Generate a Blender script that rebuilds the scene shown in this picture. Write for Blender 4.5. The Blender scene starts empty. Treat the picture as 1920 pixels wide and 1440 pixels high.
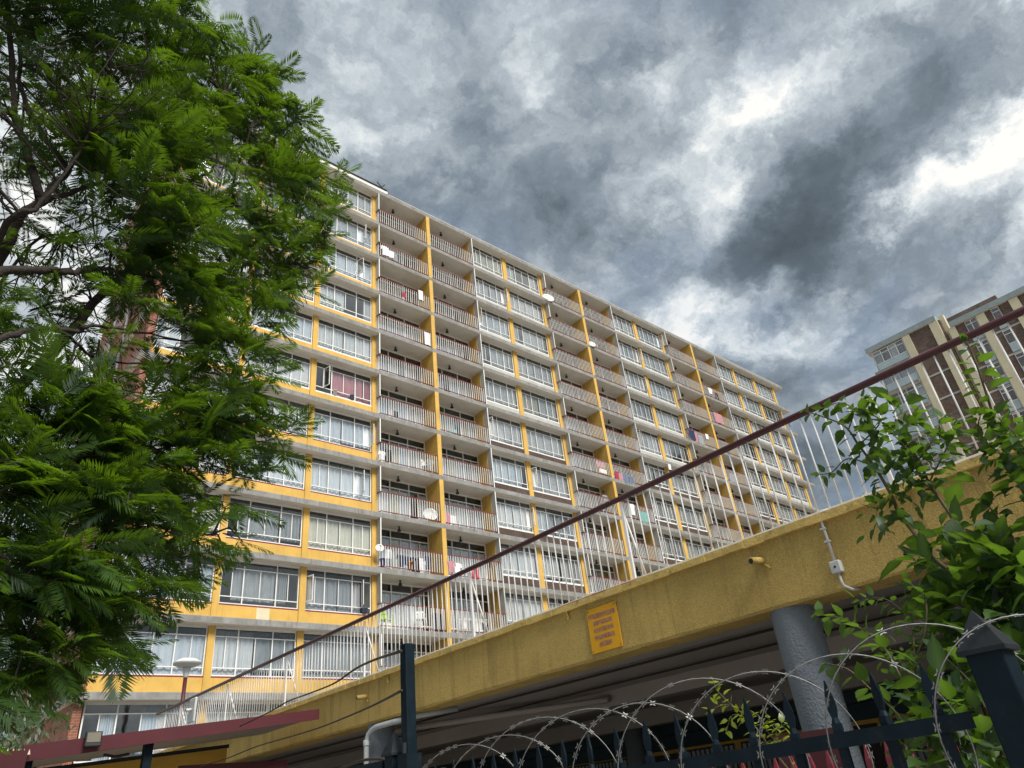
import bpy, bmesh, math, random
from math import radians as R_, sin, cos, pi, atan2, sqrt
from mathutils import Vector as V, Matrix
import numpy as np
rnd = random.Random(7)
SC = bpy.context.scene
COL = SC.collection

# ------------------------------------------------------------------ camera
CAM = V((0, 0, 1.6)); F = 1331.54
pt, rl, yw = R_(30.46), R_(-6.609), R_(43.582)
FW = V((sin(yw) * cos(pt), cos(yw) * cos(pt), sin(pt)))
RT0 = V((cos(yw), -sin(yw), 0)); UP0 = RT0.cross(FW)
RT = RT0 * cos(rl) + UP0 * sin(rl); UP = -RT0 * sin(rl) + UP0 * cos(rl)
cd = bpy.data.cameras.new('camera'); cam = bpy.data.objects.new('camera', cd); COL.objects.link(cam)
cd.sensor_fit = 'HORIZONTAL'; cd.sensor_width = 36.0; cd.lens = 36.0 * F / 1920.0
cd.clip_start = 0.05; cd.clip_end = 3000
m = Matrix((RT, UP, -FW)).transposed().to_4x4(); m.translation = CAM
cam.matrix_world = m
SC.camera = cam

def ray(px, py): return RT * ((px - 960) / F) - UP * ((py - 720) / F) + FW
def atX(px, py, x): d = ray(px, py); return CAM + d * (x / d.x)
def atY(px, py, y): d = ray(px, py); return CAM + d * (y / d.y)
def atD(px, py, dist): return CAM + ray(px, py).normalized() * dist

# ------------------------------------------------------------------ view, world, sun
vs = SC.view_settings
vs.view_transform = 'Standard'; vs.look = 'None'; vs.gamma = 1; vs.use_curve_mapping = False
vs.exposure = 1.75
SUN_EL, SUN_AZ = 46.0, 184.0            # direction to the sun, azimuth clockwise from +Y
w = bpy.data.worlds.new('World'); SC.world = w; w.use_nodes = True
nt = w.node_tree; nt.nodes.clear()
class NG:
    """tiny helper for node graphs"""
    def __init__(s, nt): s.t = nt
    def n(s, kind, **kw):
        nd = s.t.nodes.new(kind)
        for k, v in kw.items(): setattr(nd, k, v)
        return nd
    def link(s, a, b): s.t.links.new(a, b)
    def put(s, sock, v):
        if hasattr(v, 'is_linked') or isinstance(v, bpy.types.NodeSocket): s.link(v, sock)
        else: sock.default_value = v
    def math(s, op, a, b=None, c=None, clamp=False):
        nd = s.n('ShaderNodeMath', operation=op); nd.use_clamp = clamp
        s.put(nd.inputs[0], a)
        if b is not None: s.put(nd.inputs[1], b)
        if c is not None: s.put(nd.inputs[2], c)
        return nd.outputs[0]
    def vmath(s, op, a, b=None, scale=None):
        nd = s.n('ShaderNodeVectorMath', operation=op)
        s.put(nd.inputs[0], a)
        if b is not None: s.put(nd.inputs[1], b)
        if scale is not None: s.put(nd.inputs['Scale'], scale)
        return nd.outputs['Value'] if op in ('DOT_PRODUCT', 'LENGTH') else nd.outputs['Vector']
    def noise(s, vec, scale, detail=4, rough=.5, dist=0., lac=2.0):
        nd = s.n('ShaderNodeTexNoise'); s.link(vec, nd.inputs['Vector'])
        nd.inputs['Scale'].default_value = scale; nd.inputs['Detail'].default_value = detail
        nd.inputs['Roughness'].default_value = rough; nd.inputs['Distortion'].default_value = dist
        nd.inputs['Lacunarity'].default_value = lac
        return nd.outputs['Fac'], nd.outputs['Color']
    def ramp(s, fac, stops, interp='LINEAR'):
        nd = s.n('ShaderNodeValToRGB'); cr = nd.color_ramp; cr.interpolation = interp
        while len(cr.elements) < len(stops): cr.elements.new(.5)
        for e, (p, c) in zip(cr.elements, stops):
            e.position = p; e.color = (c[0], c[1], c[2], 1)
        s.put(nd.inputs[0], fac); return nd.outputs[0]
    def mix(s, fac, a, b, mode='MIX'):
        nd = s.n('ShaderNodeMix', data_type='RGBA', blend_type=mode)
        s.put(nd.inputs[0], fac)
        for i, v in ((6, a), (7, b)):
            s.put(nd.inputs[i], v if not isinstance(v, tuple) else (v[0], v[1], v[2], 1))
        return nd.outputs[2]
    def maprange(s, v, a, b, c=0., d=1., smooth=False):
        nd = s.n('ShaderNodeMapRange'); nd.interpolation_type = 'SMOOTHSTEP' if smooth else 'LINEAR'
        s.put(nd.inputs[0], v)
        for i, q in enumerate((a, b, c, d)): nd.inputs[1 + i].default_value = q
        return nd.outputs[0]

g = NG(nt)
tc = g.n('ShaderNodeTexCoord').outputs['Generated']
sep = g.n('ShaderNodeSeparateXYZ'); g.link(tc, sep.inputs[0])
zz = g.math('ADD', g.math('MAXIMUM', sep.outputs[2], 0.0), 0.45)
pl = g.n('ShaderNodeCombineXYZ')
g.link(g.math('DIVIDE', sep.outputs[0], zz), pl.inputs[0]); g.link(g.math('DIVIDE', sep.outputs[1], zz), pl.inputs[1])
P = pl.outputs[0]
# direction warped by noise, so that the cloud masses keep ragged rims
_, wc = g.noise(P, 4.2, 12, .64)
wv = g.vmath('SUBTRACT', wc, (.5, .5, .5))
wd = g.vmath('NORMALIZE', g.vmath('ADD', tc, g.vmath('SCALE', wv, scale=.36)))
P2 = g.vmath('ADD', P, g.vmath('SCALE', wv, scale=.30))
big, _ = g.noise(P2, 2.6, 3, .5)
fine, _ = g.noise(P2, 6.5, 12, .58)
base = g.math('ADD', g.math('MULTIPLY', g.math('SUBTRACT', big, .5), .75), .47)
val = base
SPOTS = [  # bright and dark cloud masses: picture-independent directions, seen at these places
    (1440, 262, 100, .34), (1330, 300, 80, .16), (1190, 125, 80, .26), (1845, 365, 105, .27), (1905, 275, 50, .22), (1430, 605, 70, .24),
    (1590, 640, 75, .34), (1290, 585, 60, .16), (1205, 430, 80, .16), (1740, 440, 70, .2), (1010, 200, 80, .08),
    (60, 380, 230, .20), (30, 680, 160, .20), (600, 60, 160, -.05), (760, 260, 150, .08), (1290, 640, 60, .12), (1560, 800, 110, -.10), (1560, 900, 90, -.06),
    (1560, 320, 100, -.24), (1440, 440, 90, -.26), (1670, 220, 90, -.20), (1400, 25, 140, -.16), (1040, 100, 160, -.12),
    (1060, 400, 80, -.14), (1790, 520, 110, -.24), (1570, 520, 90, -.20), (1500, 700, 90, -.14), (1800, 140, 110, -.14),
    (-500, 200, 400, .1), (2400, 300, 300, .15)]
GLOW = (V((sin(R_(SUN_AZ)) * cos(R_(SUN_EL)), cos(R_(SUN_AZ)) * cos(R_(SUN_EL)), sin(R_(SUN_EL)))), .55, .30)   # thinner, brighter cloud around the veiled sun
for (px, py, r, a) in SPOTS:
    d = ray(px, py).normalized(); sg = r / F * .8
    dt = g.vmath('DOT_PRODUCT', wd, tuple(d))
    e = g.math('POWER', 2.71828, g.math('DIVIDE', g.math('SUBTRACT', dt, 1.0), sg * sg))
    val = g.math('MULTIPLY_ADD', e, a, val)
e = g.math('POWER', 2.71828, g.math('DIVIDE', g.math('SUBTRACT', g.vmath('DOT_PRODUCT', wd, tuple(GLOW[0])), 1.0), GLOW[1] ** 2))
val = g.math('MULTIPLY_ADD', e, GLOW[2], val)
det = g.math('SUBTRACT', fine, .5)
amp = g.maprange(val, .18, .70, .60, 1.70)
val = g.math('MULTIPLY_ADD', det, amp, val)
puff, _ = g.noise(P2, 15.0, 10, .66)
val = g.math('MULTIPLY_ADD', g.math('SUBTRACT', puff, .5), g.maprange(val, .35, .7, .12, .62), val)
val = g.math('MULTIPLY_ADD', g.math('SUBTRACT', val, .5), 1.05, .535)
K = 1.0 / (2 ** vs.exposure) * 10.0    # cloud radiance behind the 0.1 background strength
def ck(r_, g_, b_):
    f = lambda c: ((c / 255 + .055) / 1.055) ** 2.4 if c > 10 else c / 255 / 12.92
    return (f(r_), f(g_), f(b_))
cl = g.ramp(val, [(0.0, ck(78, 88, 97)), (.22, ck(101, 113, 123)), (.42, ck(139, 151, 162)), (.60, ck(178, 188, 196)), (.78, ck(216, 224, 228)), (.98, ck(255, 255, 252))])
sky = g.n('ShaderNodeTexSky', sky_type='NISHITA'); sky.sun_disc = False
sky.sun_elevation = R_(SUN_EL); sky.sun_rotation = R_(SUN_AZ); sky.air_density = 1; sky.dust_density = 1.2
cover = g.maprange(g.noise(P, 2.2, 7, .6, .3)[0], .36, .50, .80, 1.0, True)
cls = g.vmath('SCALE', cl, scale=K)
skc = g.vmath('SCALE', sky.outputs[0], scale=.55)
bg = g.n('ShaderNodeBackground'); bg.inputs['Strength'].default_value = .1
g.link(g.mix(cover, skc, cls), bg.inputs['Color'])
g.link(bg.outputs[0], g.n('ShaderNodeOutputWorld').inputs['Surface'])
w.cycles.sampling_method = 'MANUAL'; w.cycles.sample_map_resolution = 512

sd = bpy.data.lights.new('sun', 'SUN'); sd.energy = 1.5; sd.angle = R_(24); sd.color = (1, .95, .87)
so = bpy.data.objects.new('sun', sd); COL.objects.link(so)
ds = V((sin(R_(SUN_AZ)) * cos(R_(SUN_EL)), cos(R_(SUN_AZ)) * cos(R_(SUN_EL)), sin(R_(SUN_EL))))
so.rotation_euler = ds.to_track_quat('Z', 'Y').to_euler(); so.location = (0, -20, 60)
cy = SC.cycles
cy.max_bounces = 7; cy.diffuse_bounces = 4; cy.glossy_bounces = 3; cy.transmission_bounces = 4; cy.transparent_max_bounces = 10
cy.use_denoising = True; cy.caustics_reflective = False; cy.caustics_refractive = False
cy.sample_clamp_indirect = 6

# ------------------------------------------------------------------ materials
def mat(name, col, rough=.8, var=.25, scale=3., bump=0., bscale=40., streak=0., streak_col=(.05, .045, .04), spec=.3, metal=0., dirt=None, rand=0., grain=None):
    """one surface: colour with soft variation, optional plaster relief, rain streaks, per-object tint"""
    M = bpy.data.materials.new(name); M.use_nodes = True; t = M.node_tree; t.nodes.clear(); g = NG(t)
    pos = g.n('ShaderNodeNewGeometry').outputs['Position']
    c = (col[0], col[1], col[2], 1)
    base = None
    n1, _ = g.noise(pos, scale, 6, .6)
    lo = tuple(x * (1 - var) for x in col); hi = tuple(min(1, x * (1 + var * .7)) for x in col)
    base = g.mix(g.maprange(n1, .3, .7), lo, hi)
    if streak:
        mp = g.n('ShaderNodeMapping'); g.link(pos, mp.inputs[0]); mp.inputs['Scale'].default_value = (5, 5, .35)
        s1, _ = g.noise(mp.outputs[0], 1.5, 5, .65)
        base = g.mix(g.math('MULTIPLY', g.maprange(s1, .52, .78), streak), base, streak_col)
    if grain:
        sp_, _ = g.noise(pos, grain[0], 3, .7)
        base = g.mix(g.maprange(sp_, .38, .66), g.mix(1.0, base, (grain[1],) * 3, 'MULTIPLY'), base)
    if dirt:
        d1, _ = g.noise(pos, dirt[0], 8, .7)
        base = g.mix(g.math('MULTIPLY', g.maprange(d1, .55, .72), dirt[1]), base, dirt[2])
    if rand:
        oi = g.n('ShaderNodeObjectInfo').outputs['Random']
        base = g.mix(1.0, base, g.ramp(oi, [(0, (1 - rand,) * 3), (1, (1, 1, 1))]), 'MULTIPLY')
    b = g.n('ShaderNodeBsdfPrincipled')
    g.link(base, b.inputs['Base Color']); b.inputs['Roughness'].default_value = rough
    b.inputs['Specular IOR Level'].default_value = spec; b.inputs['Metallic'].default_value = metal
    if bump:
        n2, _ = g.noise(pos, bscale, 3, .6)
        bp = g.n('ShaderNodeBump'); bp.inputs['Strength'].default_value = bump; bp.inputs['Distance'].default_value = .02
        g.link(n2, bp.inputs['Height']); g.link(bp.outputs[0], b.inputs['Normal'])
    g.link(b.outputs[0], g.n('ShaderNodeOutputMaterial').inputs[0])
    return M

def brick_mat(name, c1, c2, mortar, scale=1.0, axis='XZ'):
    M = bpy.data.materials.new(name); M.use_nodes = True; t = M.node_tree; t.nodes.clear(); g = NG(t)
    pos = g.n('ShaderNodeNewGeometry').outputs['Position']
    sp = g.n('ShaderNodeSeparateXYZ'); g.link(pos, sp.inputs[0])
    cb = g.n('ShaderNodeCombineXYZ'); g.link(g.math('ADD', sp.outputs[0], sp.outputs[1]), cb.inputs[0]); g.link(sp.outputs[2], cb.inputs[1])
    bt = g.n('ShaderNodeTexBrick'); g.link(cb.outputs[0], bt.inputs['Vector'])
    bt.inputs['Color1'].default_value = (*c1, 1); bt.inputs['Color2'].default_value = (*c2, 1); bt.inputs['Mortar'].default_value = (*mortar, 1)
    bt.inputs['Scale'].default_value = scale; bt.inputs['Mortar Size'].default_value = .008; bt.inputs['Brick Width'].default_value = .23; bt.inputs['Row Height'].default_value = .085
    n1, _ = g.noise(pos, 1.2, 7, .7)
    col = g.mix(g.maprange(n1, .35, .7), g.mix(1.0, bt.outputs[0], (.62, .58, .55), 'MULTIPLY'), bt.outputs[0])
    b = g.n('ShaderNodeBsdfPrincipled'); g.link(col, b.inputs['Base Color']); b.inputs['Roughness'].default_value = .9
    bp = g.n('ShaderNodeBump'); bp.inputs['Strength'].default_value = .5; bp.inputs['Distance'].default_value = .01
    g.link(g.math('SUBTRACT', 1.0, bt.outputs['Fac']), bp.inputs['Height']); g.link(bp.outputs[0], b.inputs['Normal'])
    g.link(b.outputs[0], g.n('ShaderNodeOutputMaterial').inputs[0])
    return M

def glass_mat(name, tint=(.95, .97, .98), refl=.16):
    M = bpy.data.materials.new(name); M.use_nodes = True; t = M.node_tree; t.nodes.clear(); g = NG(t)
    tr = g.n('ShaderNodeBsdfTransparent'); tr.inputs[0].default_value = (*tint, 1)
    gl = g.n('ShaderNodeBsdfGlossy'); gl.inputs['Roughness'].default_value = .06
    pos = g.n('ShaderNodeNewGeometry').outputs['Position']
    n, _ = g.noise(pos, 1.4, 2, .5)
    bp = g.n('ShaderNodeBump'); bp.inputs['Strength'].default_value = .12; bp.inputs['Distance'].default_value = .05; g.link(n, bp.inputs['Height']); g.link(bp.outputs[0], gl.inputs['Normal'])
    lw = g.n('ShaderNodeLayerWeight'); lw.inputs['Blend'].default_value = .25
    f = g.math('MULTIPLY_ADD', lw.outputs['Fresnel'], .6, refl * .5, clamp=True)
    mx = g.n('ShaderNodeMixShader'); g.link(f, mx.inputs[0]); g.link(tr.outputs[0], mx.inputs[1]); g.link(gl.outputs[0], mx.inputs[2])
    g.link(mx.outputs[0], g.n('ShaderNodeOutputMaterial').inputs[0])
    return M

def leaf_mat(name, dark, light, trans, rough=.45, gloss=.08, tw=.5):
    M = bpy.data.materials.new(name); M.use_nodes = True; t = M.node_tree; t.nodes.clear(); g = NG(t)
    at = g.n('ShaderNodeAttribute', attribute_name='tint').outputs['Fac']
    oi = g.n('ShaderNodeObjectInfo').outputs['Random']
    pos = g.n('ShaderNodeNewGeometry').outputs['Position']
    n, _ = g.noise(pos, 2.5, 4, .6)
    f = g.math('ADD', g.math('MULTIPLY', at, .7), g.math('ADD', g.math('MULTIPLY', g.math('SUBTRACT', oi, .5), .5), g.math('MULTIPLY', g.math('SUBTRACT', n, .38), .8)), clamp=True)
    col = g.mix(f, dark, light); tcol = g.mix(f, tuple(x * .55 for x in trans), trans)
    df = g.n('ShaderNodeBsdfDiffuse'); g.link(col, df.inputs[0])
    tl = g.n('ShaderNodeBsdfTranslucent'); g.link(tcol, tl.inputs[0])
    m1 = g.n('ShaderNodeMixShader'); m1.inputs[0].default_value = tw; g.link(df.outputs[0], m1.inputs[1]); g.link(tl.outputs[0], m1.inputs[2])
    gl = g.n('ShaderNodeBsdfGlossy'); gl.inputs['Roughness'].default_value = rough; gl.inputs[0].default_value = (.9, .95, 1, 1)
    m2 = g.n('ShaderNodeMixShader'); m2.inputs[0].default_value = gloss; g.link(m1.outputs[0], m2.inputs[1]); g.link(gl.outputs[0], m2.inputs[2])
    g.link(m2.outputs[0], g.n('ShaderNodeOutputMaterial').inputs[0])
    return M

MT = dict(
    yellow=mat('yellow_paint', (.61, .385, .095), .75, .12, 1.3, .12, 60, streak=.42, streak_col=(.27, .165, .045), dirt=(.9, .30, (.36, .22, .05))),
    stucco=mat('rough_yellow_stucco', (.64, .455, .145), .95, .16, 1.1, 1.0, 85, streak=.75, streak_col=(.24, .17, .065), dirt=(1.6, .45, (.34, .225, .07)), grain=(70, .70)),
    coping=mat('weathered_yellow_coping', (.56, .40, .13), .9, .25, 6, .5, 30, dirt=(9, .7, (.10, .07, .04))),
    concrete=mat('weathered_concrete_edge', (.255, .255, .245), .9, .28, 2.2, .35, 35, streak=.7, streak_col=(.07, .07, .068), dirt=(1.3, .6, (.10, .095, .088))),
    soffit=mat('off_white_soffit_paint', (.80, .76, .69), .85, .10, .8, .1, 30, dirt=(1.1, .3, (.42, .36, .28))),
    deckceil=mat('grey_painted_ceiling', (.33, .30, .28), .85, .12, .6, .1, 30, dirt=(.7, .3, (.25, .23, .21))),
    brickred=brick_mat('orange_brick', (.42, .14, .07), (.30, .10, .055), (.38, .33, .29)),
    brickdark=brick_mat('dark_brown_brick', (.12, .068, .05), (.07, .045, .037), (.13, .11, .10)),
    bricktower=brick_mat('mottled_brown_brick', (.25, .165, .125), (.12, .085, .075), (.22, .19, .17), 1.0),
    white=mat('white_window_paint', (.78, .78, .76), .5, .08, 5, rand=.12),
    bar=mat('white_rail_paint', (.80, .79, .78), .5, .10, 9),
    galv=mat('galvanised_grey_paint', (.50, .52, .53), .5, .15, 9, metal=.2),
    maroon=mat('dark_red_rail_paint', (.21, .032, .036), .45, .2, 8),
    handrail=mat('dark_maroon_handrail', (.055, .012, .016), .35, .25, 8, spec=.4),
    fascia=mat('maroon_sheet_metal', (.082, .020, .026), .42, .12, 1.5, streak=.15),
    screen=mat('pale_grey_screen', (.48, .48, .45), .7, .15, 2, rand=.15),
    greyband=mat('grey_green_panel', (.30, .36, .37), .6, .12, 1.5),
    bluepanel=mat('pale_blue_panel', (.42, .52, .55), .4, .1, 1.0),
    cream=mat('cream_paint', (.66, .60, .42), .8, .1, .8, streak=.15, streak_col=(.35, .3, .22)),
    navy=mat('dark_navy_steel', (.0045, .012, .019), .5, .3, 12, .05, 60, spec=.14, dirt=(14, .35, (.025, .03, .03))),
    capgrey=mat('faded_navy_steel', (.018, .022, .027), .55, .3, 14, .05, 60, spec=.2),
    razor=mat('galvanised_razor_steel', (.17, .17, .168), .45, .25, 30, metal=.6),
    column=mat('rough_grey_plaster', (.16, .185, .21), .85, .12, 3, .9, 42, dirt=(6, .3, (.11, .125, .14))),
    pipe=mat('pale_grey_pvc', (.36, .385, .40), .5, .12, 5, dirt=(6, .5, (.30, .24, .18))),
    dark=mat('dark_interior', (.055, .05, .047), .9, .3, .7),
    inner=mat('room_wall', (.24, .22, .20), .9, .4, .5),
    lamp=mat('dark_bronze', (.035, .03, .027), .5),
    black=mat('black_plastic', (.018, .018, .02), .45),
    cable=mat('black_cable', (.03, .022, .018), .6),
    lampwhite=mat('white_lamp_cover', (.58, .59, .58), .35, .05),
    signy=mat('orange_yellow_sign', (.68, .34, .012), .45, .08, 3, streak=.12, streak_col=(.4, .2, .03)),
    signp=mat('faded_mauve_print', (.46, .23, .16), .6, .2, 20),
    boxgrey=mat('light_grey_box', (.47, .48, .47), .5, .08, 8),
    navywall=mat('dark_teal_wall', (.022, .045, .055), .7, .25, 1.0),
    innery=mat('ochre_wall', (.55, .33, .06), .8, .15, 1.5),
    floor=mat('dark_red_floor_tile', (.30, .10, .08), .6, .2, 4),
    asphalt=mat('asphalt', (.055, .055, .055), .9, .3, 2, .4, 80),
    paving=mat('pale_concrete_paving', (.40, .385, .36), .9, .2, .8, .2, 40),
    earth=mat('ground_soil', (.30, .27, .22), .95, .3, .3, .3, 10),
    bark=mat('grey_brown_bark', (.040, .032, .028), .95, .4, 9, .8, 50),
    stem=mat('green_brown_stem', (.10, .085, .045), .8, .3, 20),
    glass=glass_mat('window_glass'),
    glassd=glass_mat('fanlight_glass', (.6, .62, .62), .14),
)
CURT = [mat('white_curtain', (.80, .81, .82), .9, .06, 3), mat('cream_curtain', (.80, .77, .64), .9, .08, 3), mat('blue_white_curtain', (.74, .80, .86), .9, .06, 3),
        mat('grey_curtain', (.40, .42, .44), .9, .1, 3), mat('pink_curtain', (.62, .27, .29), .9, .1, 3), mat('dark_curtain', (.09, .08, .12), .9, .1, 3), mat('bright_curtain', (.90, .90, .89), .9, .04, 3)]
def cloth(name, c): return mat(name, c, .9, .18, 8)
CL = dict(white=cloth('white_cloth', (.75, .75, .76)), black=cloth('black_cloth', (.02, .02, .028)), navy=cloth('navy_cloth', (.025, .035, .09)), red=cloth('red_cloth', (.36, .04, .06)),
          pink=cloth('pink_cloth', (.46, .22, .25)), blue=cloth('blue_cloth', (.14, .18, .26)), teal=cloth('teal_cloth', (.18, .36, .34)), grey=cloth('grey_cloth', (.28, .29, .31)),
          purple=cloth('purple_plastic', (.10, .07, .26)), lime=cloth('lime_plastic', (.42, .65, .04)), skin=mat('skin', (.10, .05, .03), .6), hair=mat('hair', (.01, .009, .008), .7), orange=cloth('orange_plastic', (.6, .2, .03)))
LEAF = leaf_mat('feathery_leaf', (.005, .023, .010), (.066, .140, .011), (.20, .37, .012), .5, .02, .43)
LEAF2 = leaf_mat('broad_leaf', (.012, .036, .014), (.078, .150, .020), (.22, .41, .025), .5, .03, .40)
LEAF3 = leaf_mat('distant_leaf', (.030, .066, .024), (.13, .19, .075), (.13, .22, .06), .6, .04, .4)
LEAF4 = leaf_mat('yellow_green_leaf', (.10, .16, .012), (.26, .30, .018), (.42, .55, .02), .45, .06, .5)

# ------------------------------------------------------------------ mesh helpers
class MB:
    def __init__(s): s.v = []; s.f = []; s.mi = []
    def quad(s, a, b, c, d, mi=0):
        n = len(s.v); s.v += [tuple(a), tuple(b), tuple(c), tuple(d)]; s.f.append((n, n + 1, n + 2, n + 3)); s.mi.append(mi); return s
    def box(s, x0, x1, y0, y1, z0, z1, mi=0, bottom=None, top=None):
        n = len(s.v)
        s.v += [(x0, y0, z0), (x1, y0, z0), (x1, y1, z0), (x0, y1, z0), (x0, y0, z1), (x1, y0, z1), (x1, y1, z1), (x0, y1, z1)]
        s.f += [(n, n + 3, n + 2, n + 1), (n + 4, n + 5, n + 6, n + 7), (n, n + 1, n + 5, n + 4), (n + 1, n + 2, n + 6, n + 5), (n + 2, n + 3, n + 7, n + 6), (n + 3, n, n + 4, n + 7)]
        s.mi += [mi if bottom is None else bottom, mi if top is None else top, mi, mi, mi, mi]; return s
    def tube(s, pts, r, n=6, mi=0, caps=True):
        pts = [V(p) for p in pts]; rs = r if isinstance(r, (list, tuple)) else [r] * len(pts)
        base = len(s.v); prev = None
        for i, p in enumerate(pts):
            d = (pts[min(i + 1, len(pts) - 1)] - pts[max(i - 1, 0)]).normalized()
            if prev is None:
                a = d.cross(V((0, 0, 1)));
                if a.length < .05: a = d.cross(V((1, 0, 0)))
            else:
                a = prev - d * prev.dot(d)
                if a.length < 1e-5: a = d.cross(V((1, 0, 0)))
            a.normalize(); b = d.cross(a); prev = a
            for k in range(n):
                t = 2 * pi * k / n + pi / 4
                s.v.append(tuple(p + (a * cos(t) + b * sin(t)) * rs[i]))
        for i in range(len(pts) - 1):
            for k in range(n):
                s.f.append((base + i * n + k, base + i * n + (k + 1) % n, base + (i + 1) * n + (k + 1) % n, base + (i + 1) * n + k)); s.mi.append(mi)
        if caps:
            s.f.append(tuple(base + k for k in range(n))[::-1]); s.mi.append(mi)
            e = base + (len(pts) - 1) * n; s.f.append(tuple(e + k for k in range(n))); s.mi.append(mi)
        return s
    def lathe(s, prof, c=(0, 0, 0), n=16, mi=0):
        base = len(s.v)
        for (r, z) in prof:
            for k in range(n):
                t = 2 * pi * k / n; s.v.append((c[0] + r * cos(t), c[1] + r * sin(t), c[2] + z))
        for i in range(len(prof) - 1):
            for k in range(n):
                s.f.append((base + i * n + k, base + i * n + (k + 1) % n, base + (i + 1) * n + (k + 1) % n, base + (i + 1) * n + k)); s.mi.append(mi)
        s.f.append(tuple(base + k for k in range(n))[::-1]); s.mi.append(mi)
        e = base + (len(prof) - 1) * n; s.f.append(tuple(e + k for k in range(n))); s.mi.append(mi)
        return s
    def mesh(s, name, mats, smooth=False):
        me = bpy.data.meshes.new(name); me.from_pydata(s.v, [], s.f)
        for q in (mats if isinstance(mats, (list, tuple)) else [mats]): me.materials.append(q)
        me.polygons.foreach_set('material_index', s.mi)
        if smooth: me.polygons.foreach_set('use_smooth', [True] * len(s.f))
        me.update(); return me
    def build(s, name, mats, parent=None, smooth=False, loc=None, kind=None):
        return link(name, s.mesh(name, mats, smooth), parent, loc, kind)
def link(name, me, parent=None, loc=None, kind=None, rot=None, scale=None):
    o = bpy.data.objects.new(name, me); COL.objects.link(o)
    if parent: o.parent = parent
    if loc is not None: o.location = loc
    if rot is not None: o.rotation_euler = rot
    if scale is not None: o.scale = scale
    if kind: o['kind'] = kind
    return o
def tag(o, label, cat, group=None):
    o['label'] = label; o['category'] = cat
    if group: o['group'] = group
    return o
def thing(name, label, cat, loc=(0, 0, 0), group=None):
    o = bpy.data.objects.new(name, None); COL.objects.link(o); o.location = loc
    o.empty_display_size = .3
    return tag(o, label, cat, group)
def bevel(o, w=.01, seg=2):
    b = o.modifiers.new('bevel', 'BEVEL'); b.width = w; b.segments = seg; b.limit_method = 'ANGLE'; return o

# ------------------------------------------------------------------ setting
def sheet(name, x0, x1, y0, y1, z, m):
    o = MB().quad((x0, y0, z), (x1, y0, z), (x1, y1, z), (x0, y1, z)).build(name, m); o['kind'] = 'structure'; return o
sheet('ground', -900, 900, -900, 900, 0, MT['earth'])
sheet('yard_paving', 2.5, 6.2, -12, 24, .004, MT['paving'])
sheet('parking_floor', 6.2, 60, -12, 28.6, .004, MT['asphalt'])
sheet('pavement', -60, 2.2, -3, 60, .12, MT['paving'])
sheet('street', -60, 160, -14, -3.2, .008, MT['asphalt'])
MB().box(-60, 2.2, -3.2, -3.0, 0, .125).build('kerb', MT['concrete'], kind='structure')

# ------------------------------------------------------------------ apartment building
D = 29.2
def zk(k): return 36.87 - 2.798 * k
BX0, BX1 = 5.7, 67.5
YB = 41.5
bld = thing('apartment_building', 'long twelve storey apartment block with yellow fins and white railed balconies', 'building', (36, D, 0))
INV = Matrix.Translation((-36, -D, 0))
class BM(MB):   # building meshes are written in world coordinates and stored relative to the building's base
    def mesh(s, name, mats, smooth=False):
        s.v = [(a - 36, b - D, c) for a, b, c in s.v]; return MB.mesh(s, name, mats, smooth)
def bl(x, y, z): return (x - 36, y - D, z)
TH = .26
for k in range(13):
    b = BM()
    if k == 0:
        b.box(BX0, BX1, D, YB, zk(0), zk(0) + .30, 0, bottom=1)
        o = b.build('roof_slab', [MT['concrete'], MT['soffit']], bld)
    else:
        b.box(BX0, BX1, D, YB, zk(k), zk(k) + TH, 0, bottom=1)
        o = b.build('floor_slab', [MT['concrete'], MT['soffit']], bld)
    bevel(o, .015, 1)
BM().box(BX0 + .1, 18.6, D + .25, D + .55, zk(0) + .30, zk(0) + .78).build('parapet', MT['soffit'], bld)
BM().box(18.6, BX1 - .1, D + .06, D + .2, zk(0) + .30, zk(0) + .40).build('roof_flashing', MT['screen'], bld)
# rooftop pipes on crossed stands
rr = BM()
for dz in (0, .16): rr.tube([(10.2, D + .5, zk(0) + 1.12 + dz), (18.7, D + .5, zk(0) + 1.05 + dz)], .05, 6)
for x in (11.5, 15.3, 18.3):
    rr.tube([(x - .35, D + .35, zk(0) + .75), (x + .3, D + .55, zk(0) + 1.75)], .035, 5); rr.tube([(x + .3, D + .35, zk(0) + .75), (x - .3, D + .55, zk(0) + 1.65)], .035, 5)
rr.build('roof_pipe_rail', MT['lamp'], bld)
# brick end wall
BM().box(5.92, 6.2, D + .35, YB, .2, zk(0) - .005).build('brick_wall', MT['brickred'], bld)
BM().box(5.95, 66.2, YB - .2, YB, .2, zk(0) - .01).build('rear_wall', MT['inner'], bld)
for q in (34.2, 37.5): BM().tube([(5.82, q, .3), (5.82, q, 35)], .06, 8).build('downpipe', MT['pipe'], bld)

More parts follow.
